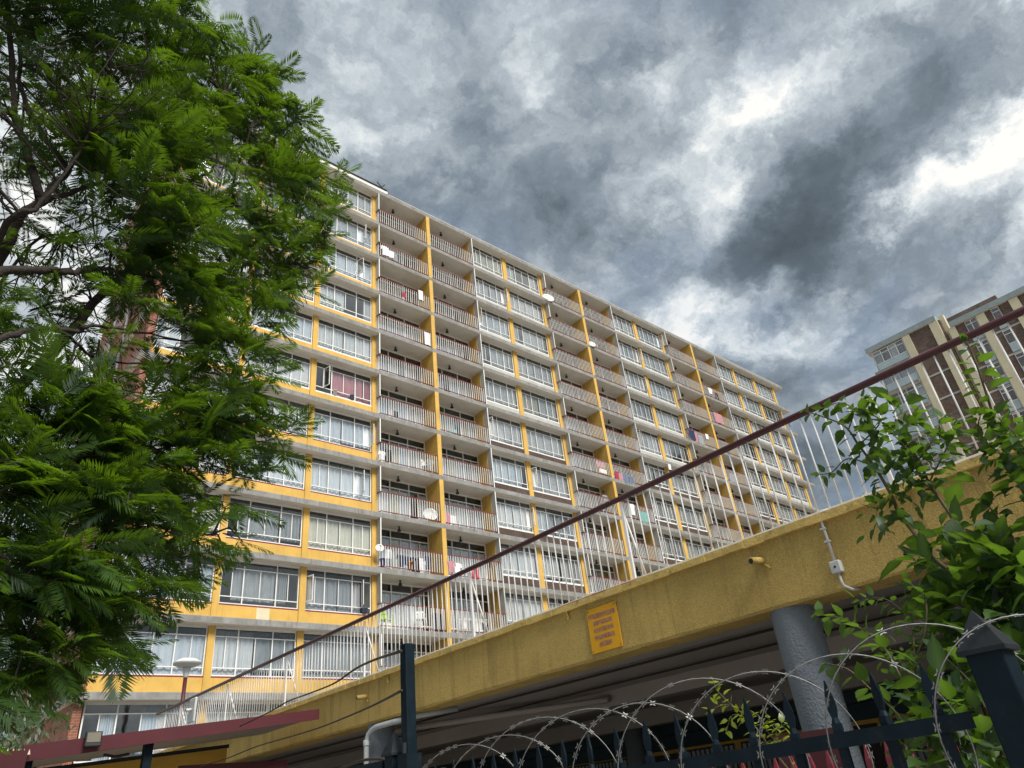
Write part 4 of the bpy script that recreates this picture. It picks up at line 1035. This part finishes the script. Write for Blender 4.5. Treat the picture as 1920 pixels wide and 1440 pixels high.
# ------------------------------------------------------------------ weeping tree behind, beside the building's end wall
def small_leaf_tree(name, label, cpos, spread, n, seed, lm, droop=.0, size=.10, trunk_r=.16):
    r = random.Random(seed); t = thing(name, label, 'tree', cpos); o = V(cpos)
    h = spread[2]
    MB().tube([(0, 0, 0), (.1, 0, h * .3), (.0, .2, h * .6)], [trunk_r, trunk_r * .8, trunk_r * .4], 8).build('trunk', MT['bark'], t, True)
    tw_ = MB(); vv = []; ff = []; tt = []; off = 0
    centres = []
    for i in range(34):
        a = r.uniform(0, 6.28); q = sqrt(r.random()); z = h * r.uniform(.35, 1.0); k = 1 - abs(z / h - .6) * .8
        centres.append(V((spread[0] * q * cos(a) * k, spread[1] * q * sin(a) * k, z)))
    for c in centres: tw_.tube([(0, .1, h * .4), (c.x * .5, c.y * .5, c.z * .75 + .3), (c.x, c.y, c.z)], [.04, .025, .008], 5)
    tw_.build('branches', MT['bark'], t, kind='stuff')
    for i in range(n):
        c = r.choice(centres); rr_ = h * .12
        p = c + V((r.gauss(0, rr_), r.gauss(0, rr_), r.gauss(0, rr_) - droop * r.random() * h * .3))
        tone = r.random()
        for j in range(6):
            d = V((r.uniform(-1, 1), r.uniform(-1, 1), r.uniform(-1, .4) - droop)).normalized(); s = d.cross(V((r.uniform(-1, 1), r.uniform(-1, 1), 1))).normalized()
            L = size * r.uniform(.7, 1.3); b0 = p + V((r.gauss(0, .1), r.gauss(0, .1), r.gauss(0, .1)))
            vv += [tuple(b0), tuple(b0 + d * L * .45 + s * L * .17), tuple(b0 + d * L), tuple(b0 + d * L * .45 - s * L * .17)]; ff.append((off, off + 1, off + 2, off + 3)); off += 4; tt += [min(1, tone * .7 + r.random() * .3)] * 4
    link('foliage', quads_mesh('foliage', np.array(vv), np.array(ff), lm, np.array(tt)), t, kind='stuff')
small_leaf_tree('weeping_tree', 'grey green weeping tree beside the brick end wall', (.2, 21.5, 0), (1.9, 2.2, 8.2), 9000, 5, LEAF3, .8, .15)
small_leaf_tree('dense_tree', 'dark bushy tree filling the lower left corner behind the canopy', (-.7, 15.5, 0), (1.9, 2.0, 6.0), 8000, 8, LEAF3, .4, .13)

# ------------------------------------------------------------------ broad leaved shrub on the right
def leaf_template(seed, wd=.36, serr=.012, curl=.25, fold=.22):
    r = random.Random(seed); n = 7; top = []; v = []; f = []
    for i in range(n + 1):
        u = i / n; wv = wd * (sin(pi * u ** .72)) ** .9 * (1 - .25 * u) if 0 < u < 1 else 0.0
        z = -curl * u * u; v.append((u, 0, z))
        for sd in (1, -1):
            v.append((u + (.02 if i % 2 else -.01), sd * max(wv + (serr if i % 2 else -serr) * (wv > 0), .002), z + fold * wv - .25 * wv * wv))
    for i in range(n):
        a = i * 3; b = a + 3
        f.append((a, b, b + 1, a + 1)); f.append((a, a + 2, b + 2, b))
    v += [(-.28, -.012, .02), (-.28, .012, .02), (.0, .012, 0), (.0, -.012, 0)]; k = len(v) - 4; f.append((k, k + 3, k + 2, k + 1))
    return np.array(v), np.array(f)
LT = [leaf_template(i, .30 + .03 * (i % 3), .012, .12 + .1 * (i % 4), .12 + .1 * (i % 3)) for i in range(8)]
RIB = [np.where((np.arange(len(v)) % 3 == 0) & (np.arange(len(v)) < 24), .95, .38) for v, f in LT]
LTM = [quads_mesh('leaf', v, f, LEAF2, t_) for (v, f), t_ in zip(LT, RIB)]
LTM4 = [quads_mesh('leaf', v, f, LEAF4, t_) for (v, f), t_ in zip(LT, RIB)]
for q in LTM + LTM4: q.polygons.foreach_set('use_smooth', [True] * len(q.polygons))
class Plant:
    def __init__(s, name, label, cat, loc, templ, seed): s.o = thing(name, label, cat, loc); s.loc = V(loc); s.L = []; s.st = MB(); s.T = templ; s.r = random.Random(seed)
    def stem(s, pts, r0, r1, size, gap, tone=.5, start=.15, droop=.5, end_small=.55):
        r = s.r; q = [atD(*p) if isinstance(p[0], (int, float)) and len(p) == 3 and abs(p[0]) > 20 else V(p) for p in pts]; out = []
        for i in range(len(q) - 1):
            p0 = q[max(i - 1, 0)]; p1 = q[i]; p2 = q[i + 1]; p3 = q[min(i + 2, len(q) - 1)]
            for j in range(6):
                t = j / 6; out.append(.5 * ((2 * p1) + (p2 - p0) * t + (2 * p0 - 5 * p1 + 4 * p2 - p3) * t * t + (3 * p1 - p0 - 3 * p2 + p3) * t ** 3))
        out.append(q[-1]); n = len(out) - 1
        s.st.tube([p - s.loc for p in out], [r0 + (r1 - r0) * i / n for i in range(n + 1)], 6)
        tot = 0; nxt = start; ln = sum((out[i + 1] - out[i]).length for i in range(n)); k = 0
        nxt *= ln
        for i in range(n):
            d = out[i + 1] - out[i]; seg = d.length
            while tot + seg > nxt:
                p = out[i] + d * ((nxt - tot) / seg); u = nxt / ln; dn = d.normalized()
                sid = dn.cross(V((0, 0, 1))); sid = sid.normalized() if sid.length > .1 else V((0, 1, 0)); oth = sid.cross(dn)
                a = k * 1.57 + r.uniform(-.5, .5)
                for h in ((0, pi) if r.random() < .75 else (0,)):
                    sd = sid * cos(a + h) + oth * sin(a + h)
                    dd = (sd + dn * r.uniform(.25, .8) + V((0, 0, -droop * r.uniform(.2, 1)))).normalized()
                    L = size * 1.32 * (1 - (1 - end_small) * u) * r.uniform(.75, 1.2)
                    s.L.append((p + dd * L * .25, dd, (V((0, 0, 1)) + dn * .4 + V((r.uniform(-.6, .6), r.uniform(-.6, .6), 0))).normalized(), L, min(1, max(0, tone + r.uniform(-.3, .3))), r.randrange(8)))
                nxt += gap * r.uniform(.75, 1.3) * (1 - .4 * u); k += 1
            tot += seg
        p = out[-1]; dn = (out[-1] - out[-3]).normalized()
        for j in range(3): s.L.append((p, (dn + V((r.uniform(-.5, .5), r.uniform(-.5, .5), r.uniform(-.3, .3)))).normalized(), V((0, 0, 1)), size * end_small * r.uniform(.5, .9), min(1, tone + .2), r.randrange(8)))
    def tuft(s, px, py, dist, rad_px, n, size, tone, mixlen=.6):
        """a dense head of small leaves and unopened shoots"""
        r = s.r; c = atD(px, py, dist); rad = rad_px / F * dist
        for i in range(int(n * 1.1)):
            q = V((r.gauss(0, 1), r.gauss(0, 1), r.gauss(0, 1))) * rad * .5; d = (q.normalized() + V((r.uniform(-.6, .6), r.uniform(-.6, .6), r.uniform(-.5, .5)))).normalized()
            s.L.append((c + q, d, V((r.uniform(-.8, .8), r.uniform(-.8, .8), 1)).normalized(), size * 1.12 * r.uniform(.6, 1.3), min(1, max(0, tone + r.uniform(-.3, .3))), r.randrange(8)))
    def finish(s, nobj, TM_, m):
        s.st.build('stem', MT['stem'], s.o, True)
        s.L.sort(key=lambda q: -q[3] / (q[0] - CAM).length)
        for q in s.L[:nobj]:
            o = link('leaf', TM_[q[5]], s.o); o.matrix_local = Matrix.Translation(q[0] - s.loc) @ basis(q[1], q[2]).to_4x4() @ Matrix.Diagonal((q[3], q[3], q[3], 1))
        if len(s.L) > nobj:
            vs, fs, ts = [], [], []; off = 0
            for q in s.L[nobj:]:
                v, f = LT[q[5]]; Bm = np.array(basis(q[1], q[2])) * q[3]
                vs.append(v @ Bm.T + np.array(q[0] - s.loc)); fs.append(f + off); ts.append(np.clip(q[4] + (RIB[q[5]] - .5) * .6, 0, 1)); off += len(v)
            link('foliage', quads_mesh('foliage', np.concatenate(vs), np.concatenate(fs), m, np.concatenate(ts)), s.o, kind='stuff')
sh = Plant('shrub', 'tall broad leaved shrub arching over the fence at the right', 'shrub', (3.6, 1.2, 0), LTM, 31)
D_ = 3.5
sh.stem([(1960, 1330, 3.4), (1870, 1190, 3.5), (1790, 1082, 3.6), (1755, 1050, 3.65), (1720, 1007, 3.7), (1685, 960, 3.8), (1672, 930, 3.8), (1640, 875, 3.9), (1610, 835, 4.0), (1585, 800, 4.0), (1545, 782, 4.1), (1512, 772, 4.1)], .013, .003, .105, .085, .35, .10, .8, .45)
sh.stem([(1640, 875, 3.9), (1590, 860, 3.95), (1560, 885, 4.0), (1535, 890, 4.05)], .004, .002, .05, .04, .5, .1, .5, .7)
sh.stem([(1590, 808, 4.0), (1600, 770, 4.0), (1575, 755, 4.05), (1545, 765, 4.1)], .004, .002, .06, .05, .75, .1, .5, .8)
sh.stem([(1610, 835, 4.0), (1650, 790, 4.0), (1610, 765, 4.0), (1620, 748, 4.0)], .004, .002, .075, .05, .7, .1, .4, .8)
sh.stem([(1970, 1230, 3.3), (1880, 1110, 3.5), (1802, 995, 3.7), (1772, 950, 3.75), (1742, 905, 3.8), (1722, 862, 3.8), (1695, 825, 3.9), (1665, 800, 3.9)], .011, .003, .085, .06, .35, .15, .7, .6)
sh.stem([(1742, 905, 3.8), (1770, 850, 3.85), (1790, 810, 3.9), (1795, 800, 3.9)], .004, .002, .06, .045, .8, .1, .4, .8)
sh.stem([(1722, 862, 3.8), (1745, 830, 3.8), (1760, 800, 3.85), (1775, 780, 3.9)], .004, .002, .06, .045, .8, .1, .4, .8)
sh.stem([(1720, 862, 3.8), (1690, 830, 3.8), (1675, 815, 3.8)], .004, .002, .07, .04, .5, .1, .4, .8)
sh.stem([(1990, 1050, 3.2), (1940, 960, 3.3), (1915, 910, 3.4), (1897, 865, 3.45), (1877, 830, 3.5), (1868, 800, 3.5), (1850, 740, 3.55), (1824, 665, 3.6), (1810, 640, 3.6)], .010, .003, .075, .055, .6, .35, .5, .7)
sh.stem([(1897, 865, 3.45), (1850, 830, 3.5), (1835, 800, 3.5), (1838, 780, 3.5)], .005, .002, .06, .045, .5, .1, .4, .8)
sh.stem([(1990, 900, 3.2), (1930, 850, 3.3), (1900, 810, 3.35), (1880, 790, 3.4)], .005, .002, .07, .05, .5, .1, .4, .8)
sh.stem([(1985, 1040, 3.1), (1930, 930, 3.3), (1905, 890, 3.35), (1890, 870, 3.35)], .005, .002, .075, .06, .4, .1, .7, .8)
sh.stem([(1950, 1120, 3.0), (1900, 1010, 3.2), (1870, 970, 3.3), (1855, 950, 3.3)], .006, .002, .085, .06, .3, .1, .7, .8)
sh.stem([(1990, 1180, 3.0), (1900, 1060, 3.2), (1830, 1000, 3.4), (1790, 990, 3.5)], .007, .002, .10, .065, .25, .1, .7, .8)
sh.stem([(1990, 1320, 3.0), (1890, 1150, 3.3), (1800, 1080, 3.5), (1730, 1060, 3.6), (1705, 1040, 3.7)], .008, .003, .115, .075, .15, .1, .9, .8)
sh.stem([(2000, 1400, 3.0), (1900, 1240, 3.2), (1820, 1150, 3.4), (1770, 1120, 3.5), (1725, 1120, 3.6)], .008, .003, .12, .07, .12, .1, .9, .8)
sh.stem([(1990, 1440, 3.0), (1900, 1330, 3.1), (1830, 1250, 3.3), (1790, 1220, 3.4), (1755, 1210, 3.5)], .008, .003, .09, .06, .3, .1, .8, .8)
# bright young shoots in front of the deck's shade
sh.stem([(1760, 1390, 3.1), (1710, 1310, 3.1), (1672, 1237, 3.15), (1652, 1207, 3.2), (1620, 1182, 3.25), (1580, 1160, 3.3), (1535, 1153, 3.35)], .005, .0015, .052, .038, .95, .45, .2, .85)
sh.stem([(1720, 1330, 3.2), (1715, 1240, 3.2), (1710, 1180, 3.25), (1690, 1145, 3.3), (1655, 1122, 3.3), (1606, 1127, 3.35)], .004, .0015, .045, .033, .7, .25, .4, .8)
sh.stem([(1715, 1240, 3.2), (1735, 1180, 3.2), (1735, 1120, 3.25), (1712, 1098, 3.3), (1698, 1092, 3.3)], .004, .0015, .04, .03, .6, .2, .4, .8)
sh.stem([(1700, 1420, 3.0), (1690, 1350, 3.05), (1630, 1290, 3.1), (1590, 1255, 3.15), (1555, 1245, 3.2)], .005, .002, .08, .07, .25, .2, .9, .7)
sh.stem([(1850, 1330, 2.95), (1820, 1280, 3.0), (1780, 1240, 3.0), (1750, 1215, 3.05)], .005, .002, .09, .06, .2, .1, .9, .8)
for q in ((1680, 925, 3.75, 40, 40, .045, .35), (1655, 960, 3.75, 34, 26, .045, .3), (1700, 890, 3.8, 40, 36, .045, .45), (1745, 875, 3.85, 40, 36, .045, .5), (1650, 800, 4.0, 36, 22, .06, .6), (1700, 800, 3.9, 36, 22, .06, .7), (1760, 830, 3.9, 36, 26, .05, .55),
          (1690, 1230, 3.2, 28, 34, .03, .75), (1700, 1290, 3.1, 30, 30, .04, .6), (1735, 1340, 3.0, 40, 30, .065, .5), (1800, 1400, 2.9, 55, 46, .07, .35), (1860, 1420, 2.9, 50, 30, .07, .3), (1720, 1420, 3.0, 45, 34, .06, .45),
          (1830, 1030, 3.3, 46, 50, .05, .5), (1880, 1060, 3.2, 50, 44, .06, .45), (1830, 1120, 3.3, 60, 40, .10, .15), (1890, 1150, 3.2, 60, 36, .10, .2), (1900, 1230, 3.1, 55, 30, .09, .3), (1850, 1250, 3.2, 50, 24, .08, .35), (1905, 830, 3.4, 34, 30, .05, .55), (1870, 850, 3.4, 36, 34, .05, .4), (1850, 790, 3.5, 20, 12, .05, .4), (1765, 1165, 3.4, 40, 22, .09, .1), (1780, 1060, 3.6, 50, 30, .085, .02), (1900, 1090, 3.2, 50, 40, .085, .05), (1860, 1190, 3.25, 60, 40, .085, .05), (1690, 770, 3.95, 24, 12, .07, .8), (1900, 920, 3.35, 40, 30, .07, .2), (1850, 1340, 3.0, 60, 36, .09, .1), (1780, 1300, 3.1, 50, 24, .08, .1), (1640, 840, 3.95, 34, 18, .07, .5)):
    sh.tuft(*q)  # low tones paint the shade of the lower right into the leaves
sh.finish(300, LTM, LEAF2)
wdp = Plant('climbing_weed', 'small yellow green weed growing up through the razor wire by the column', 'plant', (2.9, 2.0, 0), LTM4, 17)
wdp.stem([(1500, 1470, 3.1), (1440, 1395, 3.1), (1405, 1350, 3.1), (1370, 1320, 3.1), (1345, 1295, 3.1), (1336, 1275, 3.1)], .004, .0012, .035, .026, .6, .25, .3, .7)
wdp.stem([(1405, 1350, 3.1), (1375, 1340, 3.1), (1362, 1370, 3.1)], .002, .001, .03, .024, .5, .2, .3, .8)
wdp.stem([(1370, 1320, 3.1), (1345, 1325, 3.1), (1330, 1335, 3.1)], .002, .001, .028, .024, .5, .2, .3, .8)
wdp.stem([(1500, 1470, 3.05), (1470, 1400, 3.05), (1445, 1380, 3.05), (1425, 1345, 3.05), (1415, 1338, 3.05)], .003, .001, .032, .028, .7, .25, .3, .7)
wdp.stem([(1470, 1400, 3.05), (1455, 1370, 3.05), (1472, 1358, 3.05)], .002, .001, .034, .024, .8, .2, .3, .8)
wdp.stem([(1475, 1410, 3.05), (1440, 1345, 3.05), (1438, 1340, 3.05)], .002, .001, .026, .024, .8, .4, .3, .8)
wdp.finish(220, LTM4, LEAF4)

# ------------------------------------------------------------------ things on the balconies
GR = 'washing hung on the balconies'
def drape(kind, wd, h, seed):
    """a hung cloth with folds: towel, shirt or trousers"""
    r = random.Random(seed); b = MB(); nx, nz = 10, 8
    def fold(x, z): return .02 * sin(x / wd * 9 + seed) * (.3 + z) + .012 * sin(x / wd * 17 + 2 * seed)
    def patch(x0, x1, z0, z1, sk=0):
        for i in range(nx):
            for j in range(nz):
                q = []
                for (a, c) in ((i, j), (i + 1, j), (i + 1, j + 1), (i, j + 1)):
                    u = a / nx; t = c / nz; x = x0 + (x1 - x0) * u + sk * t; z = z0 + (z1 - z0) * t; q.append((x, fold(x, t) - .03, -z - .012 * sin(u * 3.1) * (1 - t)))
                b.quad(*q)
    if kind == 'trousers': patch(-wd / 2, -.01, .15 * h, h, -.02); patch(.01, wd / 2, .15 * h, h, .02); patch(-wd / 2, wd / 2, 0, .15 * h)
    elif kind == 'shirt': patch(-wd * .32, wd * .32, 0, h); patch(-wd / 2, -wd * .32, .03, h * .42, -.03); patch(wd * .32, wd / 2, .03, h * .42, .03)
    else: patch(-wd / 2, wd / 2, 0, h, r.uniform(-.04, .04))
    return b
def hang(px, py, kind, col, wd, h, label, y=D + .03, group=GR):
    p = atY(px, py, y)
    nm = {'towel': 'cloth', 'shirt': 'shirt', 'trousers': 'trousers', 'blanket': 'blanket'}[kind]
    o = drape(kind, wd, h, int(px * 7 + py)).build('hanging_' + nm, CL[col], loc=p, smooth=True); tag(o, label, 'laundry', group); return o
hang(721, 462, 'shirt', 'white', .5, .75, 'white shirt on the railing of the second balcony from the top beside the tree')
hang(731, 470, 'towel', 'white', .55, .55, 'white towel right of the white shirt on the second balcony from the top')
hang(740, 476, 'towel', 'grey', .35, .6, 'pale grey cloth right of the white towel on the second balcony from the top')
hang(757, 549, 'towel', 'red', .26, .35, 'small red cloth on the third balcony from the top beside the tree')
hang(788, 545, 'towel', 'white', .35, .75, 'white cloth thrown over the right end of the railing with the red cloth')
hang(800, 624, 'towel', 'white', .42, .9, 'long white cloth by the yellow fin on the fourth balcony from the top')
hang(741, 771, 'towel', 'black', .32, .4, 'small black cloth on the sixth balcony down in the column beside the tree', y=D + .15)
hang(851, 805, 'towel', 'teal', .3, .5, 'pale teal cloth on the railing right of the first fin, sixth row', y=D + .12)
hang(727, 843, 'trousers', 'black', .45, .7, 'black trousers hung low at the left on the seventh balcony down', y=D + .2)
hang(716, 846, 'shirt', 'white', .4, .6, 'white shirt beside the black trousers on the seventh balcony down', y=D + .2)
hang(806, 862, 'shirt', 'grey', .42, .6, 'grey shirt at the right end of the seventh balcony down', y=D + .2)
for i, (x, y_, k_, c, w_, h_, lab) in enumerate([(729, 1029, 'towel', 'white', .3, .5, 'white cloth at the left end of the long dark washing line'), (735, 1034, 'shirt', 'grey', .4, .8, 'dark grey shirt second on the long dark washing line'),
        (750, 1041, 'shirt', 'navy', .5, .6, 'navy shirt third on the long dark washing line'), (762, 1044, 'towel', 'navy', .5, .45, 'navy cloth in the middle of the long dark washing line'), (778, 1046, 'trousers', 'black', .5, .95, 'long black trousers on the long dark washing line'),
        (790, 1047, 'shirt', 'white', .42, .75, 'white shirt right of the long black trousers'), (801, 1043, 'shirt', 'navy', .45, .7, 'navy and grey shirt at the right end of the long dark washing line')]):
    hang(x, y_, k_, c, w_, h_, lab, y=D + .2)
wl = [atY(724, 1026, D + .2), atY(745, 1039, D + .2), atY(770, 1045, D + .2), atY(795, 1045, D + .2), atY(812, 1040, D + .2)]
tag(MB().tube([p - wl[0] for p in wl], .008, 5).build('washing_line', MT['cable'], loc=wl[0]), 'sagging washing line with dark clothes on the ninth balcony down', 'washing line')
hang(845, 1052, 'shirt', 'pink', .55, .6, 'pink shirt over the railing right of the first fin', y=D + .02)
hang(857, 1056, 'shirt', 'white', .5, .55, 'white shirt between the pink shirt and the red trousers', y=D + .02)
hang(889, 1060, 'trousers', 'red', .45, .75, 'bright red trousers hung near the dark red handrail', y=D + .1)
hang(917, 1055, 'towel', 'black', .12, .3, 'small black cloth by the yellow wall right of the red trousers', y=D + .1)
hang(839, 962, 'towel', 'pink', .28, .8, 'pink towel on the eighth balcony down right of the first fin', y=D + .1)
hang(849, 967, 'towel', 'white', .35, .6, 'white cloth right of the pink towel on the eighth balcony', y=D + .15)
hang(1124, 862, 'blanket', 'pink', .9, .6, 'dull pink blanket on the balcony of the second fin, seventh row', y=D + .15)
hang(1130, 880, 'towel', 'white', .7, .3, 'white cloth along the foot of the railing by the second fin', y=D + .12)
hang(1155, 884, 'shirt', 'red', .5, .6, 'red shirt right of the second fin above the handrail')
hang(1162, 888, 'towel', 'pink', .4, .6, 'pink cloth between the red shirt and the blue jeans')
hang(1171, 889, 'trousers', 'blue', .6, .7, 'blue jeans right of the second fin above the handrail')
hang(1183, 893, 'trousers', 'blue', .55, .6, 'second pair of blue jeans, nearest the yellow wall')
hang(1205, 960, 'blanket', 'teal', 1.0, .75, 'teal blanket on the railing seen through the white bars', y=D + .02)
hang(1183, 945, 'shirt', 'white', .6, .8, 'white shirt left of the teal blanket', y=D + .02)
hang(1344, 775, 'blanket', 'pink', 1.25, 1.0, 'large pink blanket over the railing right of the third fin')
hang(1330, 728, 'shirt', 'white', .7, .6, 'white shirt on the railing right of the third fin, second row', y=D + .08)
hang(1342, 737, 'trousers', 'black', .6, .7, 'black trousers right of the third fin, second row', y=D + .08)
hang(1295, 806, 'blanket', 'navy', .8, .9, 'dark blue blanket left of the third fin, fifth row')
hang(1303, 811, 'towel', 'pink', .5, .95, 'pink cloth beside the dark blue blanket left of the third fin')
hang(1312, 816, 'blanket', 'grey', .9, .9, 'grey blanket beside the pink cloth left of the third fin')
hang(1324, 814, 'towel', 'white', .5, .5, 'white cloth draped at the fin end of the railing, fifth row')
hang(1372, 888, 'blanket', 'grey', 1.0, .8, 'mottled grey blanket near the bottom right of the third column')
hang(1254, 870, 'towel', 'white', .4, .5, 'white cloth on the railing left of the third fin behind the handrail')
# satellite dishes
def dish(px, py, dia, label, y=D - .05, face=(-.35, -1, .35)):
    p = atY(px, py, y); o = thing('satellite_dish', label, 'satellite dish', p, 'satellite dishes on the balconies')
    o.rotation_euler = V(face).to_track_quat('Z', 'Y').to_euler(); R = dia / 2
    MB().lathe([(.005, -.08 * dia * 2), (R * .5, -.06 * dia * 2), (R * .8, -.03 * dia * 2), (R, 0), (R * 1.01, .006), (R * .98, .008), (R * .78, -.026 * dia * 2), (R * .4, -.058 * dia * 2), (.004, -.07 * dia * 2)], n=28).build('reflector', MT['lampwhite'], o, True)
    MB().tube([(0, -R * .9, .0), (0, -R * .3, R * .9), (0, 0, R * .95)], .012, 5).build('feed_arm', MT['galv'], o)
    MB().lathe([(.03, 0), (.035, .08)], c=(0, 0, R * .85), n=8).build('feed_head', MT['galv'], o)
    MB().tube([(0, 0, -.1 * dia), (0, .05, -.25)], .025, 6).build('mount', MT['galv'], o)
dish(807, 964, .78, 'large white satellite dish standing on the eighth balcony beside the first fin', D + .22)
dish(1028, 558, .95, 'big white satellite dish in front of the top balcony of the second pair')
dish(1110, 645, .62, 'small satellite dish right of the second fin, second row from the top')
dish(712, 1027, .42, 'small grey satellite dish at the left end of the ninth balcony')
# plastic chairs, drying rack, tubs
def chair(px, py, col, label, rz=0.):
    p = atY(px, py, D + .65); o = thing('plastic_chair', label, 'chair', p, 'chairs on the balconies'); o.rotation_euler = (0, 0, rz); m_ = CL[col]
    MB().box(-.22, .22, -.22, .22, .40, .44).build('seat', m_, o)
    b = MB(); b.box(-.22, .22, .20, .23, .78, .86); [b.box(x - .035, x + .035, .20, .225, .44, .78) for x in (-.18, -.06, .06, .18)]; b.build('backrest', m_, o)
    for sx in (-.2, .2):
        for sy in (-.2, .2): MB().tube([(sx, sy, .4), (sx * 1.12, sy * 1.12, 0)], .02, 5).build('leg', m_, o)
        MB().tube([(sx * 1.1, .21, .66), (sx * 1.15, -.2, .64), (sx * 1.1, -.21, .42)], .02, 5).build('armrest', m_, o)
chair(724, 1180, 'lime', 'lime green plastic chair on the lowest railed balcony left of the first fin', .3)
chair(790, 1178, 'white', 'white plastic chair on the lowest railed balcony left of the first fin', -.4)
chair(800, 888, 'white', 'white plastic chair on the seventh balcony down', .5)
tag(drape('towel', .7, .9, 5).build('hanging_cloth', CL['black'], loc=atY(820, 1150, D + .2), smooth=True), 'black cloth by the fin on the lowest railed balcony', 'laundry', GR)
dr_ = thing('drying_rack', 'white folding drying rack on the balcony right of the first fin', 'drying rack', atY(890, 1194, D + .6))
b = MB()
for s in (-1, 1): b.tube([(-.8, .2 * s, 0), (-.8, -.2 * s, .85)], .012, 5); b.tube([(.8, .2 * s, 0), (.8, -.2 * s, .85)], .012, 5); b.tube([(-.8, .25 * s, .85), (.8, .25 * s, .85)], .012, 5)
b.build('legs_frame', MT['white'], dr_)
for i in range(6): MB().tube([(-.8, -.22 + i * .088, .86), (.8, -.22 + i * .088, .86)], .007, 4).build('wire', MT['white'], dr_)
for i, c in enumerate(('white', 'grey', 'white', 'navy')):
    p = atY(870 + i * 13, 1160 + i * 3, D + .5); tag(drape('towel', .32, .5, i + 3).build('hanging_cloth', CL[c], loc=p, smooth=True), ['white cloth at the left of the drying rack', 'grey cloth second on the drying rack', 'white cloth third on the drying rack', 'navy cloth at the right of the drying rack'][i], 'laundry', GR)
def tub(px, py, col, label, r=.14, h=.35, y=D + .18):
    tag(MB().lathe([(r * .8, 0), (r, h), (r * 1.08, h), (r * 1.05, h + .02)], n=14).build('tub', CL[col], loc=atY(px, py, y), smooth=True), label, 'tub')
tub(717, 1062, 'purple', 'purple plastic tub in the left corner of the ninth balcony')
tub(769, 1068, 'orange', 'orange plastic tub under the long dark washing line')
tub(683, 1149, 'blue', 'blue tub on the window sill under the open casement', .16, .2, WY - .05)
tub(628, 740, 'white', 'white tub on the sill below the pink curtain', .12, .22, WY - .06)
tub(660, 748, 'blue', 'pale blue tub on the sill below the pink curtain', .12, .2, WY - .06)
# a person looking over the railing
pp = atY(1132, 927, D + .38); fz = zk(7) + TH
pe = thing('person', 'dark haired person in a dull shirt leaning on the railing beside the second fin', 'person', (pp.x, D + .42, fz))
def skin_body(name, verts, edges, m_, par):
    me = bpy.data.meshes.new(name); me.from_pydata([v[:3] for v in verts], edges, []); o = link(name, me, par)
    o.modifiers.new('skin', 'SKIN'); sv = me.skin_vertices[0].data
    for i, v in enumerate(verts): sv[i].radius = (v[3], v[3] * (v[4] if len(v) > 4 else 1))
    sv[0].use_root = True
    s_ = o.modifiers.new('sub', 'SUBSURF'); s_.levels = 2; s_.render_levels = 2; me.materials.append(m_); return o
bv = [(0, 0, .95, .15, .7), (0, -.02, 1.15, .13, .75), (0, -.06, 1.35, .17, .65), (0, -.08, 1.46, .07), (0, -.10, 1.54, .06), (0, -.12, 1.64, .095, 1.1), (0, -.12, 1.74, .085, 1.1),
      (.19, -.08, 1.40, .065), (.24, -.14, 1.18, .048), (.20, -.36, 1.13, .038), (.17, -.42, 1.13, .03), (-.19, -.08, 1.40, .065), (-.24, -.14, 1.18, .048), (-.20, -.36, 1.13, .038), (-.17, -.42, 1.13, .03),
      (.10, 0, .86, .10), (.10, -.03, .48, .07), (.10, .03, .08, .05), (.10, -.12, .03, .04), (-.10, 0, .86, .10), (-.10, -.03, .48, .07), (-.10, .03, .08, .05), (-.10, -.12, .03, .04)]
be = [(0, 1), (1, 2), (2, 3), (3, 4), (4, 5), (5, 6), (2, 7), (7, 8), (8, 9), (9, 10), (2, 11), (11, 12), (12, 13), (13, 14), (0, 15), (15, 16), (16, 17), (17, 18), (0, 19), (19, 20), (20, 21), (21, 22)]
skin_body('body', bv, be, CL['skin'], pe)
sv_ = [(0, 0, .90, .165, .72), (0, -.02, 1.15, .145, .78), (0, -.06, 1.35, .185, .68), (0, -.08, 1.44, .09), (.19, -.08, 1.40, .08), (.225, -.12, 1.27, .065), (-.19, -.08, 1.40, .08), (-.225, -.12, 1.27, .065)]
skin_body('shirt', sv_, [(0, 1), (1, 2), (2, 3), (2, 4), (4, 5), (2, 6), (6, 7)], CL['grey'], pe)
skin_body('trousers', [(0, 0, .95, .155, .75), (.105, 0, .84, .115), (.105, -.03, .48, .085), (.105, .03, .10, .07), (-.105, 0, .84, .115), (-.105, -.03, .48, .085), (-.105, .03, .10, .07)], [(0, 1), (1, 2), (2, 3), (0, 4), (4, 5), (5, 6)], CL['navy'], pe)
MB().lathe([(.005, .13), (.06, .12), (.10, .075), (.112, .01), (.105, -.04), (.09, -.05)], c=(0, -.10, 1.70), n=14).build('hair', CL['hair'], pe, True)
for sx in (-.035, .035): MB().lathe([(.002, .009), (.009, .0), (.002, -.009)], c=(sx, -.222, 1.69), n=8).build('eye', MT['black'], pe)
MB().tube([(0, -.215, 1.70), (0, -.24, 1.66), (0, -.218, 1.65)], .012, 5).build('nose', CL['skin'], pe, True)
